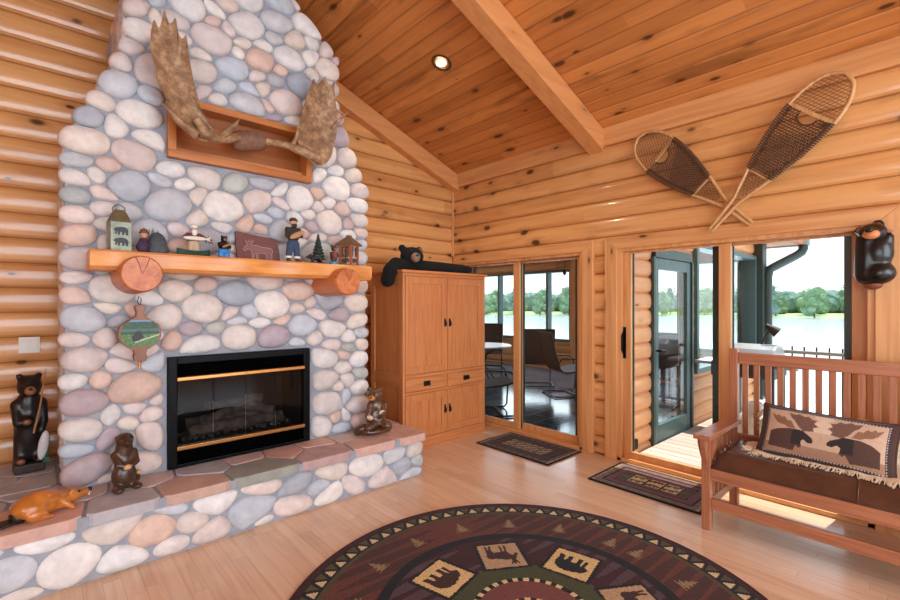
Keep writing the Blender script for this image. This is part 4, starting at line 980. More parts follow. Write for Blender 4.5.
# ---------------------------------------------------------------- plush bear draped over the armoire
def fur_mat():
    k = NT('black_plush', .85); P = k.n('NewGeometry').outputs['Position']; nz = k.n('TexNoise'); nz.inputs['Scale'].default_value = 140; nz.inputs['Detail'].default_value = 3; k.l(P, nz.inputs['Vector'])
    k.col(k.ramp(nz.outputs['Fac'], [(.3, lin((6,6,8))), (.7, lin((20,20,24)))])); k.bump(nz.outputs['Fac'], 1.0, .02); return k.m
M_fur = fur_mat()
pb = thing('plush_bear', 'black plush bear lying flat on top of the armoire with its arms spread', 'plush toy', (2.95, 3.85, AZ))
T = AZ
els = [('c', (2.88, 4.0, T+.06), (3.1, 4.02, T+.065), .075, .08), ('c', (2.93, 3.84, T+.065), (3.0, 3.82, T+.06), .07, .075),
       ('c', (2.92, 3.84, T+.06), (2.70, 3.80, T+.055), .075, .075), ('c', (2.70, 3.80, T+.06), (2.625, 3.80, T-.01), .075, .075), ('c', (2.625, 3.80, T-.01), (2.605, 3.81, T-.09), .072, .068), ('s', (2.605, 3.81, T-.10), (.065, .085, .075)),
       ('c', (3.0, 3.82, T+.06), (3.25, 3.75, T+.055), .07, .06), ('c', (3.25, 3.75, T+.055), (3.55, 3.71, T+.05), .06, .052), ('s', (3.60, 3.70, T+.045), (.085, .06, .048))]
bd = blob('body', els, M_fur, pb, .014, 2)
els = [('s', (2.905, 3.80, T+.155), (.135, .11, .10)), ('s', (2.80, 3.83, T+.235), (.045, .03, .042)), ('s', (3.015, 3.82, T+.225), (.046, .03, .044))]
hd = blob('head', els, M_fur, pb, .012, 2)
M_muz = plain('tan_plush', (150,118,92), .9, noise=.25, nscale=120, bump=.6)
m = MB(); m.ball((2.872, 3.695, T+.135), (.052, .045, .05)); z = m.build('muzzle', M_muz, pb, smooth=True)
m = MB(); m.ball((2.865, 3.654, T+.152), (.018, .014, .013)); m.build('nose', plain('plush_nose', (60,32,26), .4), z, smooth=True)
for q in ((2.828, 3.708, T+.195), (2.93, 3.70, T+.195)): MB().ball(q, .011).build('eye', M_gblack, hd, smooth=True)
m = MB(); m.ball((3.01, 3.797, T+.228), (.026, .012, .026)); m.build('inner_ear', M_muz, hd, smooth=True)
# tufts of fur along the outline, grown from the body surface
m = MB(); rr = random.Random(9)
for e in [e for e in (('c', (2.92, 3.84, T+.06), (2.70, 3.80, T+.055), .062), ('c', (2.65, 3.80, T+.03), (2.605, 3.81, T-.11), .072), ('c', (3.0, 3.82, T+.06), (3.25, 3.77, T+.048), .06), ('c', (3.25, 3.77, T+.048), (3.66, 3.725, T+.04), .05), ('b', (2.905, 3.80, T+.165), (2.905, 3.80, T+.165), .108))]:
    for i in range(320):
        p = Vector(e[1]).lerp(Vector(e[2]), rr.random()); d = Vector((rr.gauss(0,1), rr.gauss(0,1), rr.gauss(0,1))).normalized()
        if e[0] == 'b' and d.y < -.5: continue
        q = p+d*e[3]*.93; t = q+d*.022+Vector((rr.uniform(-.014,.014), rr.uniform(-.01,.01), -.008))
        if q.z < T+.004 and q.x > AX0-.03: continue
        s = d.orthogonal().normalized()*.0022; m.add([q-s, q+s, t], [(0, 1, 2)])
m.build('fur_tufts', M_fur, bd, fix=False, kind='stuff')

# ---------------------------------------------------------------- recessed ceiling light
cx, cyy = 2.76, 3.16; cz = ceil_z(cx)
nrm = Matrix.Rotation(math.atan(SL), 4, 'Y')
cl = thing('recessed_light', 'lit recessed ceiling light with a bronze ring between the beams', 'ceiling light', (cx, cyy, cz))
Q = nrm.to_3x3()
MB().lathe([(.062, .01), (.095, .005), (.097, -.006), (.085, -.012), (.066, -.006), (.06, .01)], (cx, cyy, cz), 32, Q).build('trim_ring', plain('bronze_ring', (96,74,48), .35, .6), cl, smooth=True, auto=40)
def emit(name, col, st):
    m = bpy.data.materials.new(name); m.use_nodes = True; b = m.node_tree.nodes['Principled BSDF']; b.inputs['Emission Color'].default_value = (*col, 1); b.inputs['Emission Strength'].default_value = st; return m
m = MB(); m.ball((cx-.004, cyy, cz-.006), (.047, .047, .02)); m.build('bulb', emit('lit_bulb', (1, .9, .72), 9), cl, smooth=True)
l = bpy.data.lights.new('recessed_lamp_light', 'SPOT'); l.energy = 40; l.spot_size = 2.2; l.spot_blend = .6; l.color = (1, .86, .66); l.shadow_soft_size = .05
lo = bpy.data.objects.new('recessed_lamp_light', l); COL.objects.link(lo); lo.location = (cx-.02, cyy, cz-.06)

# ---------------------------------------------------------------- snowshoes on the window wall
M_ash = wood('bent_ash', (214,166,112), (186,134,82), 'Z', None, .4, 0, 2, space='object')
M_raw = plain('rawhide_webbing', (122,82,48), .6, noise=.25, nscale=60)
M_rawd = plain('dark_rawhide_wrap', (84,54,32), .6, noise=.3, nscale=50)
def snowshoe(tail, head, label, x, rz):
    """local frame: v along the shoe from tail to head, u across, w out from the wall"""
    tail, head = Vector(tail), Vector(head); L = (head-tail).length; a = (head-tail).normalized()
    t = thing('snowshoe', label, 'snowshoe', (x, (tail.y+head.y)/2, (tail.z+head.z)/2), 0, 'crossed snowshoes on the wall')
    out = Vector((-1, 0, 0)); c = a.cross(out).normalized(); o3 = Vector((x, tail.y, tail.z))
    def P(u, v, w=0): return o3+a*(v*L)+c*u+out*w
    def hw(v):
        if v < .2: return .012+.012*(v/.2)
        s = (v-.2)/.8; w0 = .70
        if s < w0: return .024+.142*math.sin(PI/2*s/w0)**1.15
        return .166*math.sqrt(max(0, 1-((s-w0)/(1-w0))**2.2))
    N = 44; vs = [i/N for i in range(N+1)]
    right = [(hw(v), v) for v in vs]; left = [(-q, v) for q, v in right]
    left[-1] = right[-1] = (0, 1)
    loop = right[:-1]+[(0, 1.0)]+left[:-1][::-1]
    m = MB(); m.tube([P(u, v) for u, v in loop], .0145, 8); m.build('frame', M_ash, t, smooth=True, auto=60)
    v2 = .40; v1 = .775
    for v in (v2, v1): MB().bar(P(-hw(v), v), P(hw(v), v), .012, .026, tuple(a)).build('crossbar', M_ash, t, bevel=.003)
    body = [(u*.97, v) for u, v in loop if v > .24]
    hole = [(.062*math.cos(q), .755+.0-(.05*math.sin(q) if math.sin(q) > 0 else -.006)) for q in [2*PI*i/20 for i in range(20)]]
    def strands(v0, v1_, sp, r, ww, dirs):
        m = MB()
        for th in dirs:
            d = Vector((math.cos(th), math.sin(th))); nn = Vector((-d.y, d.x)); k = -60
            for k in range(-70, 140):
                c0 = nn*(k*sp); run = None; pts = []
                stp = .012
                for i in range(-60, 130):
                    q = c0+d*(i*stp); u, v = q.x, q.y/L
                    ok = v0 <= v <= v1_ and inpoly((u, v), body) and not inpoly((u, v), hole)
                    if ok:
                        if run is None: run = q
                        last = q
                    elif run is not None:
                        if (last-run).length > .018: m.tube([P(run.x, run.y/L, ww), P(last.x, last.y/L, ww)], r, 4, cap=False)
                        run = None
        return m
    m = strands(.25, v2, .022, .0019, .004, (0, PI/3, -PI/3)); m.build('toe_and_heel_webbing', M_raw, t, fix=False)
    m = strands(v1, .985, .022, .0019, .004, (0, PI/3, -PI/3)); m.build('toe_and_heel_webbing', M_raw, t, fix=False)
    m = strands(v2, v1, .019, .0030, .007, (0, PI/3, -PI/3)); m.build('foot_webbing', M_rawd, t, fix=False)
    m = MB()
    for s in (1, -1):
        for i in range(30):
            v = v2+.0+(v1-v2)*(i+.5)/30; u = hw(v); m.bar(P(s*(u+.013), v, .005), P(s*(u-.030), v-.006, .006), .011, .024, tuple(out))
    m.tube([P(.066*math.cos(q), .755-.058*math.sin(q)/1.27, .008) for q in [PI*i/14 for i in range(15)]], .007, 6)
    m.build('rawhide_wrapping', M_rawd, t)
    return t
sa_t, sa_h = on(751, 224, 'X', 4.085), on(638, 138, 'X', 4.085)
sb_t, sb_h = on(711, 230, 'X', 4.055), on(846, 73, 'X', 4.055)
snowshoe(sa_t, sa_h, 'smaller looking snowshoe leaning left on the log wall over the doors', 4.085, 0)
snowshoe(sb_t, sb_h, 'snowshoe leaning right on the log wall, its tail crossing over the other', 4.055, 0)

# ---------------------------------------------------------------- climbing bear plaque on the door casing
p0 = on(876, 256, 'X', 4.06); bw = thing('bear_wall_carving', 'glossy black climbing bear carving hung on the casing at the right of the door', 'wall carving', (4.09, p0.y, p0.z))
yc, zc = p0.y, p0.z; K = 3.0/453
def BP(x, y, w=0): q = on(x, y, 'X', 4.06); return Vector((4.06-w, q.y, q.z))
els = [('c', BP(867,240), BP(866,274), .062, .064), ('s', BP(879,273,.0), (.072, .086, .075)), ('c', BP(887.5,237), BP(886.5,251), .034, .038), ('s', BP(877,252), (.065, .085, .12)), ('s', BP(870,278), (.06,.075,.045))]
blob('body', els, M_gblack, bw, .012, 3)
h = blob('head', [('s', BP(873,233,.02), (.062, .075, .062)), ('s', BP(861,231,.0), (.022, .036, .032)), ('s', BP(878,225,.0), (.022, .034, .036)), ('c', BP(873,234,.05), BP(873,235,.09), .045, .038)], M_gblack, bw, .010, 2)
M_sn = plain('orange_snout', (214,136,84), .35)
m = MB(); m.ball(BP(873,236,.10), (.032, .043, .031)); z = m.build('snout', M_sn, h, smooth=True)
MB().ball(BP(871.5,232.5,.14), (.016, .022, .015)).build('nose', M_gblack, z, smooth=True)
plain('ear_pink', (176,112,96), .5)
for q in (BP(860.5,231,.022), BP(878,225.5,.022)): MB().ball(q, (.008, .019, .018)).build('inner_ear', MAT['ear_pink'], h, smooth=True)
m = MB(); m.ball(BP(888,231.5,.02), (.02, .026, .012)); m.build('paw_pad', MAT['ear_pink'], bw, smooth=True)
m = MB(); m.ball(BP(873,285,.0), (.03, .05, .03)); m.build('hanging_block', plain('red_brown_block', (124,66,40), .5), bw, smooth=True)
# ---------------------------------------------------------------- slatted bench with leather seat
BF, BB, BL, BR = 3.275, 3.90, 1.115, -.72     # front and back (x), left and right end (y)
bn = thing('bench', 'mission style slatted wooden bench with a brown leather seat, by the right hand door', 'bench', ((BF+BB)/2, (BL+BR)/2, 0))
P = .055
for y in (BL-P, BR):
    m = MB().box((BF, y, 0), (BF+P, y+P, .615)); m.build('front_leg', M_benchz, bn, bevel=.004)
    m = MB().box((BB-P, y, 0), (BB, y+P, 1.165)); m.build('back_post', M_benchz, bn, bevel=.004)
    s = 1 if y > 0 else -1
    m = MB().box((BF-.075, y-.025, .612), (BB-P+.01, y+P+.025, .642)); m.build('arm', M_benchx, bn, bevel=.005)
    for yy, sg in ((y, -1), (y+P, 1)):
        m = MB(); m.prism([(0, .612), (sg*.028, .612), (sg*.026, .56), (sg*.012, .50), (0, .455)], lambda u, v, t: (t, yy+u, v), BF+.012, BF+.042); m.build('arm_corbel', M_benchz, bn)
    m = MB(); m.prism([(0, .612), (-.07, .612), (-.058, .56), (-.03, .50), (-.008, .44), (0, .40)], lambda u, v, t: (BF+u, t, v), y+.012, y+P-.012); m.build('arm_corbel', M_benchz, bn, bevel=.002)
    m = MB().box((BF+P, y+.014, .35), (BB-P, y+P-.014, .43)); m.build('side_rail', M_benchx, bn, bevel=.003)
    m = MB().box((BF+P, y+.014, .14), (BB-P, y+P-.014, .20)); m.build('side_stretcher', M_benchx, bn, bevel=.003)
    for i in range(5):
        x = BF+.14+i*.085; m = MB().box((x-.014, y+.019, .195), (x+.014, y+P-.019, .615)); m.build('side_slat', M_benchz, bn, bevel=.002)
MB().box((BF+.006, BR+P, .335), (BF+.04, BL-P, .425)).build('front_rail', M_benchy, bn, bevel=.004)
MB().box((BF+.012, BR+P, .145), (BF+.042, BL-P, .215)).build('front_stretcher', M_benchy, bn, bevel=.004)
MB().box((BB-.045, BR+P, 1.055), (BB-.012, BL-P, 1.14)).build('top_rail', M_benchy, bn, bevel=.005)
MB().box((BB-.045, BR+P, .47), (BB-.012, BL-P, .54)).build('lower_back_rail', M_benchy, bn, bevel=.004)
MB().box((BB-.045, BR+P, .14), (BB-.015, BL-P, .20)).build('back_stretcher', M_benchy, bn, bevel=.004)
n = 24
for i in range(n):
    y = BL-P-.045-(BL-BR-2*P-.09)*i/(n-1); MB().box((BB-.037, y-.018, .535), (BB-.02, y+.018, 1.06)).build('back_slat', M_benchz, bn, bevel=.002)
M_leather = plain('brown_leather', (80,50,37), .27, noise=.22, nscale=9, bump=.12, coat=.2)
m = MB(); sx0, sx1 = BF+.004, BB-P-.005; NU, NV = 16, 60
def seat(u, v):
    y = BL-P-.004+(BR-BL+2*P+.008)*v; t = u*2-1
    pr = (1-abs(t)**5)**.5 if abs(t) < 1 else 0; sd = (1-abs(v*2-1)**60)
    return (sx0+(sx1-sx0)*u, y, .425+.108*pr*max(.0, sd)+.004*math.sin(v*9+u*3))
m.grid(NU, NV, seat)
V = [seat(0,0), seat(1,0), seat(1,1), seat(0,1)]; m.box((sx0, BR+P-.0, .415), (sx1, BL-P, .43))
m.build('seat', M_leather, bn, smooth=True, auto=60)
for i in (0,): MB().tube([Vector(seat(u/16, .42))+Vector((0,0,.002)) for u in range(17)], .004, 6).build('seat_seam', M_leather, bn, smooth=True)

# ---------------------------------------------------------------- ivory woven throw over the seat and back
M_throw = plain('ivory_throw', (222,202,172), .95, noise=.22, nscale=120, bump=1.0)
th = thing('throw_blanket', 'fringed ivory woven throw draped over the bench seat under the pillow', 'blanket', (3.6, .45, .58))
ty0, ty1 = .87, -.22
def thr(u, v):
    y = ty0+(ty1-ty0)*v+.012*math.sin(u*7); w = .010*math.sin(v*23+u*6)+.006*math.sin(v*51)
    # path: hangs over seat front part, runs back, climbs the slats
    s = u*.645; x0 = 3.43+.02*math.sin(v*6)
    if s < .36: x = x0+s; uu = (x-sx0)/(sx1-sx0); z = seat(min(1, max(0, uu)), .5)[2]+.009
    else: q = s-.36; x = min(3.842, x0+.36+.06*min(1, q/.06)); z = seat(min(.96, (min(x, 3.82)-sx0)/(sx1-sx0)), .5)[2]+.009+max(0, q-.02)
    return Vector((min(x, 3.838)-abs(w)*.6, y, z+abs(w)*.5))
m = MB(); m.grid(40, 70, thr)
b = m.build('cloth', M_throw, th, smooth=True, fix=False); so = b.modifiers.new('thick', 'SOLIDIFY'); so.thickness = .008; so.offset = 1
m = MB(); rr = random.Random(8)
for i in range(240):
    v = rr.random(); p = thr(0, v); pts = [p]; d = Vector((-.03-.03*rr.random(), rr.uniform(-.018, .018), 0))
    for k in (1, 2): q = p+d*k/2; q.z = seat(max(0, (q.x-sx0)/(sx1-sx0)), .5)[2]+.006; pts.append(q)
    m.tube(pts, [.003, .0025, .002], 4)
for i in range(150):
    u = rr.uniform(.02, 1); p = thr(u, 0); d = Vector((rr.uniform(-.02, .005), .03+.035*rr.random(), -.02 if u > .45 else 0)); q = p+d*.5; r2 = p+d
    if u < .42: q.z = r2.z = p.z-.002
    else: q.z -= .01; r2.z -= .03
    m.tube([p, q, r2], [.003, .0025, .002], 4)
m.build('fringe', M_throw, th, kind='stuff')

# ---------------------------------------------------------------- moose pillow leaning on the bench back
PW, PH, PT = .665, .345, .075
pl = thing('moose_pillow', 'dark brown cushion with two facing moose heads, leaning on the bench back', 'pillow', (3.475, .525, .512), 0)
lean = Matrix.Rotation(math.radians(30), 4, 'Y') ; roll = Matrix.Rotation(math.radians(2), 4, 'X')
BROWN, TANP, MD, ML, DK, STUD, SAND = [lin(c) for c in ((66,40,34),(196,164,138),(44,34,34),(80,54,44),(40,28,26),(176,168,164),(160,122,96))]
M1 = [(.03,.10),(.03,.45),(.10,.52),(.20,.56),(.28,.57),(.34,.55),(.37,.50),(.42,.42),(.435,.34),(.425,.29),(.385,.30),(.35,.36),(.33,.30),(.34,.18),(.315,.14),(.29,.2),(.27,.06)]
A1 = [(.02,.90),(.07,.84),(.09,.88),(.12,.82),(.15,.85),(.18,.76),(.22,.76),(.25,.64),(.27,.58),(.20,.58),(.16,.63),(.10,.66),(.06,.74)]
A2 = [(.19,.97),(.25,.94),(.28,.98),(.33,.92),(.37,.95),(.40,.87),(.45,.86),(.42,.78),(.46,.72),(.42,.66),(.43,.58),(.34,.55),(.29,.64),(.25,.78),(.21,.86)]
M2 = [(.97,.08),(.97,.42),(.90,.52),(.82,.57),(.74,.58),(.68,.58),(.64,.53),(.57,.45),(.545,.38),(.55,.32),(.59,.31),(.63,.37),(.66,.32),(.65,.2),(.68,.15),(.70,.2),(.74,.04)]
def pillow_col(u, v):
    if u < .045 or u > .955 or v < .07 or v > .93: return BROWN
    bu, bv = min(u-.045, .955-u)*PW, min(v-.07, .93-v)*PH
    if min(bu, bv) < .012:
        k = int((u*PW if bv <= bu else v*PH)/.0075); return STUD if k % 2 and .004 < min(bu, bv) < .0095 else DK
    q = ((u-.07)/.86, (v-.11)/.78)
    r = random.Random(int(u*260)*733+int(v*120)); n = r.uniform(.8, 1.2)
    if inpoly(q, M1) or inpoly(q, M2):
        c = MD if (abs(q[0]-.5) < .26 and q[1] > .22) else ML
        return tuple(x*n for x in c)
    qm = (1-q[0], q[1])
    if inpoly(q, A1) or inpoly((qm[0], qm[1]-.02), A1): return tuple(x*n for x in lin((136,96,72)))
    if inpoly(q, A2) or inpoly(qm, A2): return tuple(x*n for x in lin((112,80,66)))
    if .42 < q[0] < .58 and q[1] > .58 and abs(q[0]-.5) < .08*abs(math.sin(q[1]*18))+.02: return lin((214,190,166))
    return tuple(x*r.uniform(.92, 1.06) for x in (TANP if q[1] > .2 else SAND))
def pil(u, v, sgn_):
    a, b = abs(u*2-1), abs(v*2-1); th_ = PT*((1-a**3.2)*(1-b**2.6))**.55
    pinch = 1-.05*(1-a*a)*0
    y = (u-.5)*PW*(1-.05*(1-b**2)*(a**2)); z = v*PH*1.0+(.0)
    z = PH*(.5+(v-.5)*(1-.06*(1-a**2)*(b**2)+.03*a**4))
    p = lean @ roll @ Vector((-sgn_*th_, -y, z)); return p+Vector((0, 0, .0))
m = MB(); m.grid(216, 100, lambda u, v: pil(u, v, 1), pillow_col)
m.tint = BROWN; m.grid(40, 20, lambda u, v: pil(u, v, -1))
m.build('cushion', attr_mat('pillow_tapestry', .85, .1, 60, .4, sheen=.2), pl, local=True, smooth=True)
m = MB(); N = 120; pts = []
for i in range(N):
    q = i/N*4; s, f = int(q), q-int(q); u, v = ((f, 0), (1, f), (1-f, 1), (0, 1-f))[s]; pts.append(pil(u, v, 1))
m.tube(pts, .008, 8, closed=True); m.build('corded_edge', plain('brown_cord', (70,42,34), .8, noise=.3, nscale=90), pl, local=True, smooth=True)

# ---------------------------------------------------------------- rugs
M_rug = attr_mat('rug_pile', .95, .22, 70, .5, .1, sheen=.1)
RC = (1.745, 1.335); RR = 1.205
WINE, RUST, OLIVE, CREAMR, INK, BRWN, MOSS, GOLD = [lin(c) for c in ((58,24,26),(96,50,38),(74,66,40),(206,184,140),(24,20,22),(70,40,32),(66,68,38),(208,178,122))]
def rug_col(x, y):
    r = math.hypot(x, y); a = math.atan2(y, x); rr = random.Random(int((x+3)*330)*911+int((y+3)*330)); n = .82+.36*rr.random()
    st = math.sin(x*6.1+math.sin(y*37)*.4)*.5+math.sin(y*64+x*3)*.5
    if r > 1.165: c = WINE
    elif r > 1.075:
        f = (r-1.075)/.09; k = 72; s = a/(2*PI)*k; t = abs((s % 1)*2-1)
        if f < .12 or f > .9: c = INK
        elif abs(t-f) < .24: c = INK
        elif t > f: c = CREAMR
        else: c = tuple(q*1.2 for q in OLIVE)
    elif r > 1.05: c = OLIVE
    elif r > .77:
        k = 34; s = a/(2*PI)*k; t = abs((s % 1)-.5); f = (r-.85)/.12
        c = RUST if st > -.1 else BRWN
        if 0 < f < 1 and t < .34*(1-f)*(.7+.3*math.cos(f*25)) and int(s) % 2 == 0: c = (.24, .17, .08)
    elif r > .715: c = INK
    else:
        c = WINE if st > -.25 else (.075, .04, .05)
        for i in range(8):
            A = math.radians(58-45*i); ux, uy = math.cos(A), math.sin(A); rad = x*ux+y*uy-.525; tan = -x*uy+y*ux; h = .128
            if abs(rad) < h+.012 and abs(tan) < h+.016:
                if abs(rad) > h-.006 or abs(tan) > h-.006: c = INK; break
                uu, vv = (tan/h*.5+.5), (-rad/h*.5+.5)
                bear = i % 2; sil = BEAR if bear else MOOSE
                sc = (uu*1.25-.125, vv*1.15-.08-(.12 if bear else 0))
                c = INK if (bear and i % 4 == 1) else (.045, .016, .012)
                if not inpoly(sc, sil): c = GOLD if bear else (.42, .28, .155)
                break
        else:
            if r < .40 or (r < .50 and abs(((math.degrees(a)-58) % 45)-22.5) > 99): 
                c = MOSS
                if r < .30:
                    c = (.16, .05, .04) if r < .27 else (CREAMR if int(a/(2*PI)*60) % 2 else INK)
                    if r < .13: c = GOLD if r > .02 and (int(a*4) % 2) else WINE
            # facets of the octagon
            elif r*max(math.cos(a-math.radians(58-45*i)) for i in range(8)) < .395: c = MOSS
    return tuple(q*n for q in c)
m = MB()
def rings(r0, r1, nr, na):
    o = len(m.v)
    for j in range(nr+1):
        r = r0+(r1-r0)*j/nr
        for i in range(na): m.v.append(Vector((RC[0]+r*math.cos(2*PI*i/na), RC[1]+r*math.sin(2*PI*i/na), .014)))
    for j in range(nr):
        r = r0+(r1-r0)*(j+.5)/nr
        for i in range(na):
            m.f.append([o+j*na+i, o+(j+1)*na+i, o+(j+1)*na+(i+1) % na, o+j*na+(i+1) % na]); m.m.append(0)
            a = 2*PI*(i+.5)/na; m.c.append(rug_col(r*math.cos(a), r*math.sin(a)))
rings(.004, .72, 100, 560); rings(.72, RR, 74, 1080); na = 540
bd = MB(); bd.tint = WINE; bd.tube([(RC[0]+RR*math.cos(2*PI*i/240), RC[1]+RR*math.sin(2*PI*i/240), .0085) for i in range(240)], .008, 8, closed=True)
rg = thing('round_rug', 'large round maroon rug with animal tiles in the middle of the floor', 'rug', (RC[0], RC[1], 0)); m.build('pile', M_rug, rg, fix=False); bd.build('binding', M_rug, rg, smooth=True)
def mat_rug(x0, x1, y0, y1, label, style):
    W, L = x1-x0, y1-y0
    def col(u, v):
        X, Y = (u-.5)*W, (v-.5)*L; e = min(W/2-abs(X), L/2-abs(Y)); rr = random.Random(int(u*140)*977+int(v*200)); n = .8+.4*rr.random()
        if style == 0: pal = (INK, BRWN, WINE, (.12, .07, .045))
        else: pal = (INK, (.17, .10, .09), (.13, .05, .06), (.2, .13, .11))
        if e < .018: c = pal[0]
        elif e < .036 and (L/2-abs(Y)) < .04: c = CREAMR if int(X/.013) % 2 else pal[0]
        elif e < .075: c = pal[3] if math.sin(Y*70)*math.sin(X*60) > -.2 else pal[1]
        elif e < .095: c = pal[0]
        elif e < .15: c = pal[2] if math.sin(X*150) > -.3 else pal[1]
        else:
            c = pal[0] if e < .16 else pal[2]
            if style == 0:
                if abs(X) < .105 and abs(Y) < .26:
                    c = (.30, .24, .13) if (int((X+1)/.03)+int((Y+1)/.03)) % 3 else (.10, .03, .03)
                    if abs(abs(X)-.06) < .008 or abs(abs(Y)-.15) < .01: c = (.10, .06, .03)
            else:
                k = (Y+.34)/.136; i = int(k); f = k-i
                if 0 <= k < 5 and abs(X) < .09:
                    uu, vv = f, (X/.09*.5+.5)
                    bg = [(.07,.09,.06), CREAMR, CREAMR, CREAMR, (.09,.11,.07)][i]
                    c = bg if .05 < f < .95 and abs(X) < .084 else INK
                    if c is bg:
                        sil = MOOSE if i % 2 else BEAR
                        for q in ((uu, vv*2.2-.1), (uu, vv*2.2-1.25)):
                            if inpoly(q, sil): c = (.10, .04, .03)
        return tuple(q*n for q in c)
    m = MB(); nu, nv = 100, 160
    m.grid(nu, nv, lambda u, v: (x0+W*u, y0+L*v, .012), col)
    t = thing('door_mat', label, 'mat', ((x0+x1)/2, (y0+y1)/2, 0), 0, 'door mats'); m.build('pile', M_rug, t, fix=False)
    b = MB(); b.tint = INK; b.tube([(x0, y0, .0075), (x1, y0, .0075), (x1, y1, .0075), (x0, y1, .0075)], .007, 8, closed=True); b.build('binding', M_rug, t, smooth=True)
mat_rug(3.49, 4.05, 2.50, 3.42, 'dark brown door mat in front of the left sliding door', 0)
mat_rug(3.48, 4.05, 1.19, 2.075, 'mauve door mat with a row of animal squares in front of the right sliding door', 1)
# ---------------------------------------------------------------- porch room beyond the left door
PX0, PX1, PY0, PY1, PZ = XR+.24, 9.0, 2.2, 9.6, 2.55
struct(MB().box((XR+.02, PY0+.02, -.16), (PX1+.1, PY1+.1, -.03)).build('floor_porch', M_tile))
struct(MB().box((XR+.19, PY0-.02, PZ), (PX1+.25, PY1, PZ+.10)).build('ceiling_porch', M_porchc))
def logx(name, x0, x1, opens, y, sgn, m, z1=PZ): 
    b = MB(); logwall(b, x0, x1, -.09, z1, opens, lambda u, z, h: (u, y+sgn*h, z), depth=.16); struct(b.build(name, m, smooth=True, auto=25))
GD = (4.98, 6.13, -.2, 2.13)      # glazed green door onto the deck
W1 = (6.22, 8.86, .60, 2.30)
logx('wall_porch_side', XR+.2, PX1, [GD, W1], PY0, -1, M_extlog)
b = MB(); logwall(b, PY0+.0, PY1, -.09, PZ, [(2.42, 5.5, .62, 2.30), (5.80, 9.3, .62, 2.30)], lambda u, z, h: (PX1-h, u, z), depth=.16); struct(b.build('wall_porch_lake', M_porch, smooth=True, auto=25))
b = MB(); logwall(b, XR+.2, PX1, -.09, PZ, [(5.0, 8.6, .62, 2.30)], lambda u, z, h: (u, PY1-h, z), depth=.16); struct(b.build('wall_porch_far', M_porch, smooth=True, auto=25))
b = MB(); logwall(b, YB+.06, PY1, -.09, PZ, [], lambda u, z, h: (XR+.2+h, u, z), depth=.16); struct(b.build('wall_porch_house', M_porch, smooth=True, auto=25))
def win(n, a, b, z0, z1, axis, at, k, fr=.05, dep=.10, m=M_teal, bars=None):
    r = sroot('window_%d' % n, ((a+b)/2, at, z0) if axis == 'X' else (at, (a+b)/2, z0)); f = MB()
    def bx(u0, u1, w0, w1, d0=-dep/2, d1=dep/2): f.box((u0, at+d0, w0), (u1, at+d1, w1)) if axis == 'X' else f.box((at+d0, u0, w0), (at+d1, u1, w1))
    bx(a, b, z0, z0+fr); bx(a, b, z1-fr, z1)
    for u in (bars or [a+(b-a-fr)*i/k for i in range(k+1)]): bx(u, u+fr, z0+fr, z1-fr)
    f.build('frame', m, r, bevel=.004)
    g = MB()
    if axis == 'X': g.box((a+.01, at-.004, z0+.01), (b-.01, at+.004, z1-.01))
    else: g.box((at-.004, a+.01, z0+.01), (at+.004, b-.01, z1-.01))
    g.build('glass_pane', M_glass, r)
    return r
win(3, W1[0], W1[1], W1[2], W1[3], 'X', PY0+.06, 2, .07, .2)
win(4, 2.42, 5.5, .62, 2.30, 'Y', PX1+.07, 3, .06, .16); win(5, 5.80, 9.3, .62, 2.30, 'Y', PX1+.07, 3, .06, .16, bars=[5.80, 6.44, 7.98, 9.24])
win(6, 5.0, 8.6, .62, 2.30, 'X', PY1+.07, 3, .06, .16)
r = sroot('door_3', ((GD[0]+GD[1])/2, PY0, -.05)); f = MB(); y0, y1 = PY0-.03, PY0+.13
f.box((GD[0], y0, -.09), (GD[0]+.05, y1, 2.13)); f.box((GD[1]-.05, y0, -.09), (GD[1], y1, 2.13)); f.box((GD[0], y0, 2.02), (GD[1], y1, 2.13)); f.build('frame', M_green, r, bevel=.004)
f = MB(); a, b = GD[0]+.055, GD[1]-.055; y = PY0-.01
f.box((a, y, -.075), (a+.11, y+.05, 2.015)); f.box((b-.11, y, -.075), (b, y+.05, 2.015)); f.box((a+.11, y, -.075), (b-.11, y+.05, .14)); f.box((a+.11, y, 1.89), (b-.11, y+.05, 2.015)); d = f.build('door_leaf', M_teal, r, bevel=.005)
MB().box((a+.1, y+.02, .13), (b-.1, y+.028, 1.9)).build('glass_pane', M_glass, d)
h = MB(); h.cyl((a+.055, y, .98), (a+.055, y-.05, .98), .012); h.bar((a+.055, y-.05, .98), (a+.15, y-.05, .98), .016, .016); h.build('handle', M_black, d)
for i, (x0, x1, yy0, yy1) in enumerate(((PX1-.12, PX1+.12, PY0-.12, PY0+.12), (PX1-.1, PX1+.1, 5.53, 5.77))): struct(MB().box((x0, yy0, -.09), (x1, yy1, PZ)).build('trim_%d' % (20+i), M_green if i == 0 else M_trimz))
vt = thing('wall_vent', 'small black vent at the foot of the porch log wall, left of the green door', 'vent', (4.52, PY0-.012, .05)); m = MB(); m.box((4.45, PY0-.03, .0), (4.60, PY0-.001, .10)); m.build('cover', M_black, vt)
m = MB(); [m.box((4.46, PY0-.036, z), (4.59, PY0-.029, z+.008)) for z in (.02, .04, .06, .08)]; m.build('louvre', M_black, vt)
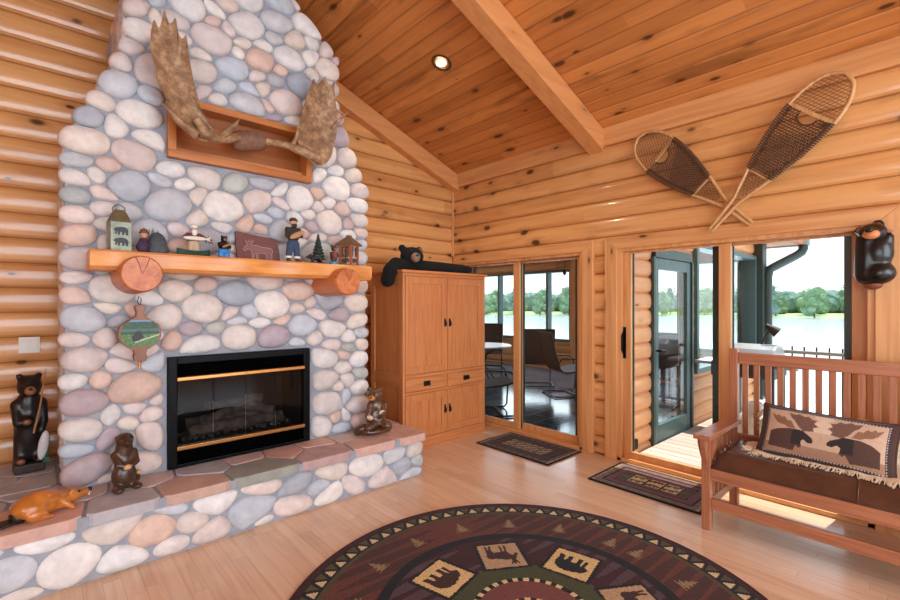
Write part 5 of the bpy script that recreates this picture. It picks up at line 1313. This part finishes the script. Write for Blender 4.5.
# roof edge, gutter and downspout at the lake corner
struct(MB().prism([(XR+.2, PZ+.10), (PX1+.62, PZ-.04), (PX1+.62, PZ+.08), (XR+.2, PZ+.55)], lambda u, v, t: (u, t, v), 2.12, PY1).build('ceiling_porch_roof', M_porchc))
struct(MB().box((8.35, 1.66, PZ-.04), (PX1+.62, 2.12, PZ+.10)).build('ceiling_porch_eave', M_porchc))
gt = thing('gutter', 'pale metal gutter along the porch eave facing the lake', 'gutter', (PX1+.65, 4.0, PZ)); m = MB()
m.prism([(0, 0), (.11, 0), (.13, .11), (.12, .11), (.10, .012), (.01, .012), (.01, .11), (0, .11)], lambda u, v, t: (PX1+.635+u, t, PZ-.06+v), 1.60, PY1); m.build('channel', plain('pale_gutter', (182,196,200), .4, .2), gt)
ds = thing('downspout', 'dark green downspout curving from the gutter back to the porch corner', 'downspout', (PX1+.18, PY0-.16, 0)); m = MB()
e = Vector((PX1+.67, 1.68, PZ-.045)); c = Vector((PX1+.10, PY0-.16, 2.08)); pts = [e, e+Vector((.0,.0,-.06)), e+Vector((-.025,.02,-.12)), e+Vector((-.08,.07,-.17))]+[(e+Vector((-.08,.07,-.17))).lerp(c, q) for q in (.3, .6, .85)]+[c, c+Vector((-.02, .02, -.12)), Vector((PX1+.08, PY0-.14, 1.2)), Vector((PX1+.08, PY0-.14, -.05))]
m.tube(pts, .07, 12); m.build('pipe', M_green, ds, smooth=True)

# ---------------------------------------------------------------- porch furniture
M_sling = plain('brown_sling', (64,56,54), .75, noise=.15, nscale=90)
M_tube = plain('bronze_tube', (40,36,36), .4, .4)
M_top = plain('stone_table_top', (196,186,178), .35, noise=.1, nscale=30)
def make_chair():
    t = thing('patio_chair', 'x', 'chair', (0,0,0), 0, 'sling patio chairs on the porch'); W = .27
    prof = [(.30, .43), (.26, .455), (.10, .42), (-.12, .40), (-.20, .42), (-.26, .52), (-.33, .78), (-.40, 1.06)]
    def strip(p):
        m = MB(); n = len(p); V = []
        for off in (0, .018):
            for s in (-W, W):
                for y, z in p: V.append((s, y-off*.6, z+off))
        F = []
        for i in range(n-1): F += [(i, i+1, n+i+1, n+i), (2*n+i, 3*n+i, 3*n+i+1, 2*n+i+1), (i, 2*n+i, 2*n+i+1, i+1), (n+i, n+i+1, 3*n+i+1, 3*n+i)]
        F += [(0, n, 3*n, 2*n), (n-1, 3*n-1, 4*n-1, 2*n-1)]; m.add(V, F); return m
    def dense(p):
        o = [p[0]]
        for k in range(len(p)-1):
            a, b, c, d = [Vector(p[max(0, min(len(p)-1, k+q))]) for q in (-1, 0, 1, 2)]
            for i in range(1, 5): s = i/4; o.append(tuple(.5*((2*b)+(c-a)*s+(2*a-5*b+4*c-d)*s*s+(3*b-a-3*c+d)*s**3)))
        return o
    D = dense(prof); cut = 16
    strip(D[:cut+1]).build('seat', M_sling, t, local=True, smooth=True, auto=40); strip(D[cut:]).build('backrest', M_sling, t, local=True, smooth=True, auto=40)
    for s in (-W-.012, W+.012):
        MB().tube([(s, y, z+.008) for y, z in D], .014, 8).build('side_frame', M_tube, t, local=True, smooth=True)
        MB().tube([(s, .27, .44), (s, .30, .36), (s, .28, .06), (s, .24, .016), (s, -.26, .016), (s, -.32, .02)], .013, 8).build('sled_leg', M_tube, t, local=True, smooth=True)
        MB().tube([(s, -.27, .55), (s*1.06, -.22, .64), (s*1.06, .18, .62), (s*1.02, .26, .56), (s, .27, .44)], .014, 8).build('arm', M_tube, t, local=True, smooth=True)
    m = MB(); m.tube([(-W-.012, -.32, .02), (W+.012, -.32, .02)], .012, 8); m.tube([(-W, .10, .016), (W, .10, .016)], .012, 8); m.tube([(-W-.012, -.398, 1.06), (W+.012, -.398, 1.06)], .014, 8); m.build('crossbar', M_tube, t, local=True)
    return t
ch0 = make_chair()
def place(o, loc, rz, label): o.location = loc; o.rotation_euler = (0, 0, rz); o['label'] = label; return o
place(ch0, (6.62, 4.36, -.03), math.radians(-122), 'large brown sling chair seen side on behind the left sliding door')
place(copy_tree(ch0), (7.02, 5.28, -.03), math.radians(-48), 'brown sling chair with its back to the room, behind the side-on chair')
place(copy_tree(ch0), (7.55, 7.0, -.03), math.radians(130), 'brown sling chair on the far side of the round porch table')
place(copy_tree(ch0), (4.72, 4.33, -.03), math.radians(-126), 'brown sling chair nearest the armoire, low in the left half of the door')
place(copy_tree(ch0), (6.95, 3.0, -.03), math.radians(100), 'brown sling chair seen through the green porch door')
tb = thing('patio_table', 'round pale topped patio table behind the left sliding door', 'table', (6.3, 6.08, -.03)); m = MB(); m.lathe([(.58, .715), (.60, .72), (.60, .735), (.585, .745), (0, .745)], (0,0,0), 40); m.build('table_top', M_top, tb, local=True, smooth=True, auto=30)
m = MB()
for i in range(4):
    a = i*PI/2+.3; m.tube([(.45*math.cos(a), .45*math.sin(a), .015), (.36*math.cos(a), .36*math.sin(a), .05), (.10*math.cos(a), .10*math.sin(a), .35), (.12*math.cos(a), .12*math.sin(a), .55), (.4*math.cos(a), .4*math.sin(a), .715)], .016, 8)
m.tube([(.102*math.cos(a*PI/8), .102*math.sin(a*PI/8), .36) for a in range(16)], .01, 6, closed=True); m.build('base', M_tube, tb, local=True, smooth=True)
ca = thing('cabinet', 'small wooden cabinet behind the glass of the green porch door', 'cabinet', (6.05, 3.1, -.03)); m = MB(); m.box((5.83, 3.1, .42), (6.27, 3.5, .80)); m.build('body', M_trimz, ca, bevel=.006)
m = MB(); [m.box((x, y, -.03), (x+.045, y+.045, .42)) for x in (5.83, 6.225) for y in (3.1, 3.455)]; m.build('leg', M_trimz, ca); MB().box((5.85, 3.085, .46), (6.25, 3.1, .77)).build('door', M_trimz, ca, bevel=.004)
pk = thing('ceiling_fan', 'ceiling fan with pale blades under the porch ceiling', 'ceiling fan', (6.5, 5.35, PZ)); m = MB(); m.lathe([(.05, 0), (.05, -.02), (.015, -.03), (.015, -.10), (.09, -.11), (.10, -.17), (.05, -.20), (0, -.2)], (0,0,0), 20); m.build('motor', plain('fan_bronze', (70,58,48), .4, .4), pk, local=True, smooth=True, auto=40)
for i in range(5):
    R = Matrix.Rotation(i*2*PI/5+.4, 4, 'Z') @ Matrix.Rotation(.15, 4, 'X'); m = MB(); m.prism([(.12, -.02), (.2, -.06), (.62, -.07), (.66, 0), (.62, .07), (.2, .06), (.12, .02)], lambda u, v, t: R @ Vector((u, v, t-.15)), -.004, .004); m.build('blade', plain('fan_blade_pale', (216,202,182), .5) if 'fan_blade_pale' not in MAT else MAT['fan_blade_pale'], pk, local=True)
for i, (x, y) in enumerate(((7.6, 5.05), (7.9, 4.55))):
    hb = thing('pendant_ornament', ['small dark ornament hanging by a cord at the porch window', 'small hanging ornament at the porch window, right of the other'][i], 'ornament', (x, y, PZ)); m = MB(); m.tube([(x, y, PZ), (x, y, 2.17)], .006, 6); m.build('cord', M_tube, hb); m = MB(); m.ball((x, y, 2.12), (.035, .035, .06)); m.build('weight', M_tube, hb, smooth=True)

# ---------------------------------------------------------------- deck, railing, grill
DX = 7.45
mb = MB(); x = XR+.25
while x < DX: mb.box((x, -6, -.085), (min(x+.131, DX), PY0-.03, -.05)); x += .14
struct(mb.build('floor_deck', M_deck))
struct(MB().box((XR+.2, -6, -.4), (DX, PY0-.05, -.09)).build('floor_deck_frame', plain('deck_joist', (120,96,78), .8)))
rl = thing('deck_railing', 'deck railing with thin dark balusters overlooking the lake', 'railing', (7.25, -1, -.05))
MB().box((7.20, -5.9, .86), (7.32, PY0-.16, .90)).build('top_rail', plain('railing_grey', (150,146,142), .6), rl, bevel=.004)
MB().box((7.23, -5.9, .03), (7.28, PY0-.16, .06)).build('bottom_rail', MAT['railing_grey'], rl)
y = PY0-.2; k = 0
while y > -2.6:
    MB().box((7.247, y-.008, .05), (7.263, y+.008, .955)).build('baluster', M_black, rl); y -= .125; k += 1
for y in (PY0-.22, .4, -1.4, -3.2): MB().box((7.215, y-.04, -.05), (7.295, y+.04, .90)).build('post', MAT['railing_grey'], rl)
gx, gy = 6.3, 1.62
gr = thing('gas_grill', 'silver hooded gas grill on a cart out on the deck', 'grill', (gx, gy, -.05), math.radians(90))
M_steel = plain('brushed_steel', (176,178,180), .3, .7)
m = MB(); prof = [(-.28, .0), (.28, .0), (.28, .08), (.22, .16), (.08, .21), (-.12, .20), (-.25, .12)]
m.prism([(u, v+.87) for u, v in prof], lambda u, v, t: (t, u, v), -.31, .31); m.build('hood', M_steel, gr, local=True, bevel=.02)
m = MB(); m.box((-.32, -.29, .70), (.32, .29, .87)); m.build('firebox', plain('grill_dark', (52,52,54), .5), gr, local=True, bevel=.01)
for s in (-1, 1): MB().box((s*.33, -.24, .82), (s*.52, .24, .855)).build('side_shelf', M_steel, gr, local=True, bevel=.005)
m = MB(); [m.box((x, y, 0), (x+.04, y+.04, .72)) for x in (-.31, .27) for y in (-.26, .22)]; m.box((-.31, -.26, .1), (.31, .26, .13)); m.build('cart', MAT['grill_dark'], gr, local=True)
MB().tube([(-.25, -.30, .93), (-.25, -.35, .95), (.25, -.35, .95), (.25, -.30, .93)], .012, 8).build('hood_handle', M_steel, gr, local=True)
lg = thing('grill_light', 'dark goose-neck lamp clamped to the grill shelf', 'lamp', (gx-.05, gy-.2, .80)); a0 = on(757, 349, 'X', gx); a1 = on(770, 328, 'X', gx)
MB().tube([(gx, a0.y, .80), (gx, a0.y, a0.z+.02), a0+Vector((0,-.04,.06)), a1], .011, 8).build('neck', M_tube, lg, smooth=True)
d = Vector((.1, -.45, -.35)).normalized(); MB().tube([a1-d*.05, a1+d*.02, a1+d*.09], [.025, .045, .062], 14).build('lamp_head', M_tube, lg, smooth=True, auto=40)
tk = thing('propane_tank', 'pale grey propane tank standing on the deck below the grill', 'tank', (5.55, 1.38, -.05)); m = MB(); m.lathe([(.11, 0), (.12, .03), (.15, .07), (.155, .30), (.14, .37), (.08, .42), (0, .43)], (0,0,0), 24); m.build('cylinder', plain('tank_grey', (200,198,192), .4), tk, local=True, smooth=True, auto=60)
m = MB(); m.lathe([(.08, .41), (.085, .52), (.078, .52), (.074, .41)], (0,0,0), 20); m.cyl((0,0,.42), (0,0,.5), .03, n=10); m.build('collar', MAT['tank_grey'], tk, local=True)

# ---------------------------------------------------------------- lake, far shore and its trees
def water():
    k = NT('lake_water', .12); k.col(lin((214,226,234))); P = k.n('NewGeometry').outputs['Position']; nz = k.n('TexNoise'); nz.inputs['Scale'].default_value = .6; nz.inputs['Detail'].default_value = 3; k.l(P, nz.inputs['Vector']); k.bump(nz.outputs['Fac'], .25, .2); return k.m
LZ = -3.0
struct(MB().grid(2, 2, lambda u, v: (9.4+900*u, -500+1200*v, LZ)).build('floor_lake', water(), fix=False))
M_grass = plain('shore_grass', (160,180,130), .9, noise=.25, nscale=.15)
m = MB()
def shore(u, v):
    ang = math.radians(-28+120*u); R = 183+v*120+5*math.sin(u*40); return (R*math.cos(ang), R*math.sin(ang), LZ-.2+min(1, v*5)*.4+v*2)
m.grid(80, 10, shore); struct(m.build('floor_far_shore', M_grass, fix=False, smooth=True))
def leaf(name, a, b):
    k = NT(name, .8, 0, .2); P = k.n('NewGeometry').outputs['Position']; nz = k.n('TexNoise'); nz.inputs['Scale'].default_value = .5; nz.inputs['Detail'].default_value = 6; k.l(P, nz.inputs['Vector']); k.col(k.ramp(nz.outputs['Fac'], [(.3, lin(a)), (.7, lin(b))])); return k.m
LEAF = [leaf('leaf_mid_green', (88,124,98), (134,164,124)), leaf('leaf_pale_green', (104,140,104), (150,178,134)), leaf('leaf_blue_green', (80,114,106), (122,152,138))]
M_bark = plain('grey_bark', (110,98,88), .9)
def crown_mb(rr, wide, tall):
    m = MB()
    for i in range(15):
        a, h = rr.uniform(0, 2*PI), rr.random(); rad = wide*(.62 if h < .75 else .35)*rr.random(); c = Vector((rad*math.cos(a), rad*math.sin(a), tall*(.14+.76*h))); s = wide*rr.uniform(.26, .46)
        o = len(m.v); m.ball(c, (s, s, s*rr.uniform(.75, 1.0)), (rr.random(), rr.random(), rr.random()), 12, 8)
        for k in range(o, len(m.v)): m.v[k] += Vector((rr.uniform(-.13,.13), rr.uniform(-.13,.13), rr.uniform(-.13,.13)))*s
    for i in range(700):   # loose leaf clusters roughen the outline
        a, h = rr.uniform(0, 2*PI), rr.random()**.8; rad = wide*(1.02*math.sin(PI*min(.97, .2+.72*h))**.6)*rr.uniform(.75, 1.0); p = Vector((rad*math.cos(a), rad*math.sin(a), tall*(.06+.92*h))); s = wide*.06*rr.uniform(.5, 1.4)
        q = [p+Vector((rr.uniform(-1,1), rr.uniform(-1,1), rr.uniform(-1,1)))*s for _ in range(3)]; m.add(q, [(0, 1, 2)])
    return m
protos = []
for i in range(4):
    rr = random.Random(40+i); t = thing('tree', 'x', 'tree', (0,0,0)); crown_mb(rr, [4.2, 5, 3.6, 4.6][i], [10.5, 9.5, 11, 8.5][i]).build('crown', LEAF[i % 3], t, local=True, fix=False)
    MB().tube([(0,0,-.4), (0,0,1.2), (.2,.1,4)], [.28,.22,.12], 8).build('trunk', M_bark, t, local=True); protos.append(t)
KIND = ['rounded mid green tree', 'broad pale green tree', 'tall blue green tree', 'low bushy mid green tree']
rr = random.Random(77); used = [0]*4
def put(kx, R, sc, k):
    t = (kx-450)/FPX; d = R/math.sqrt(1+t*t); x, y = d*(.6717+.7408*t), d*(.7408-.6717*t)
    o = protos[k] if not used[k] else copy_tree(protos[k]); used[k] += 1
    o.location = (x, y, LZ+.35+(R-184)*.015); o.rotation_euler = (0, 0, rr.uniform(0, 6.28)); o.scale = (sc, sc, sc*rr.uniform(.92, 1.1))
    o['label'] = KIND[k]+' in the tree line on the far shore'; o['group'] = KIND[k]+'s on the far shore'
for row, R in enumerate((188.5, 201, 213.5)):
    for a0, a1 in ((-2.0, 20), (21.5, 46)):       # degrees to the right of the view axis, seen through the two doors
        a = a0+row*1.1
        while a < a1:
            R2 = R+rr.uniform(-.8, .8); tall = rr.uniform(.92, 1.12) if a < 20 else rr.uniform(.74, 1.08)
            put(450+FPX*math.tan(math.radians(a)), R2, tall, rr.randrange(4)); a += math.degrees(10.6/R)*rr.uniform(.97, 1.12)
m = MB(); rr = random.Random(5)
for i in range(520):
    ang = math.radians(rr.uniform(-14, 62)); R = rr.uniform(228, 240); s = rr.uniform(3.2, 5.4); m.ball((R*math.cos(ang), R*math.sin(ang), LZ+1.4+s*.75), (s, s, s*.9), (rr.random(), rr.random(), 0), 7, 5)
o = m.build('woodland_undergrowth', LEAF[2], fix=False); tag(o, 'dense dark woodland behind the far shore trees', 'bushes', kind='stuff')
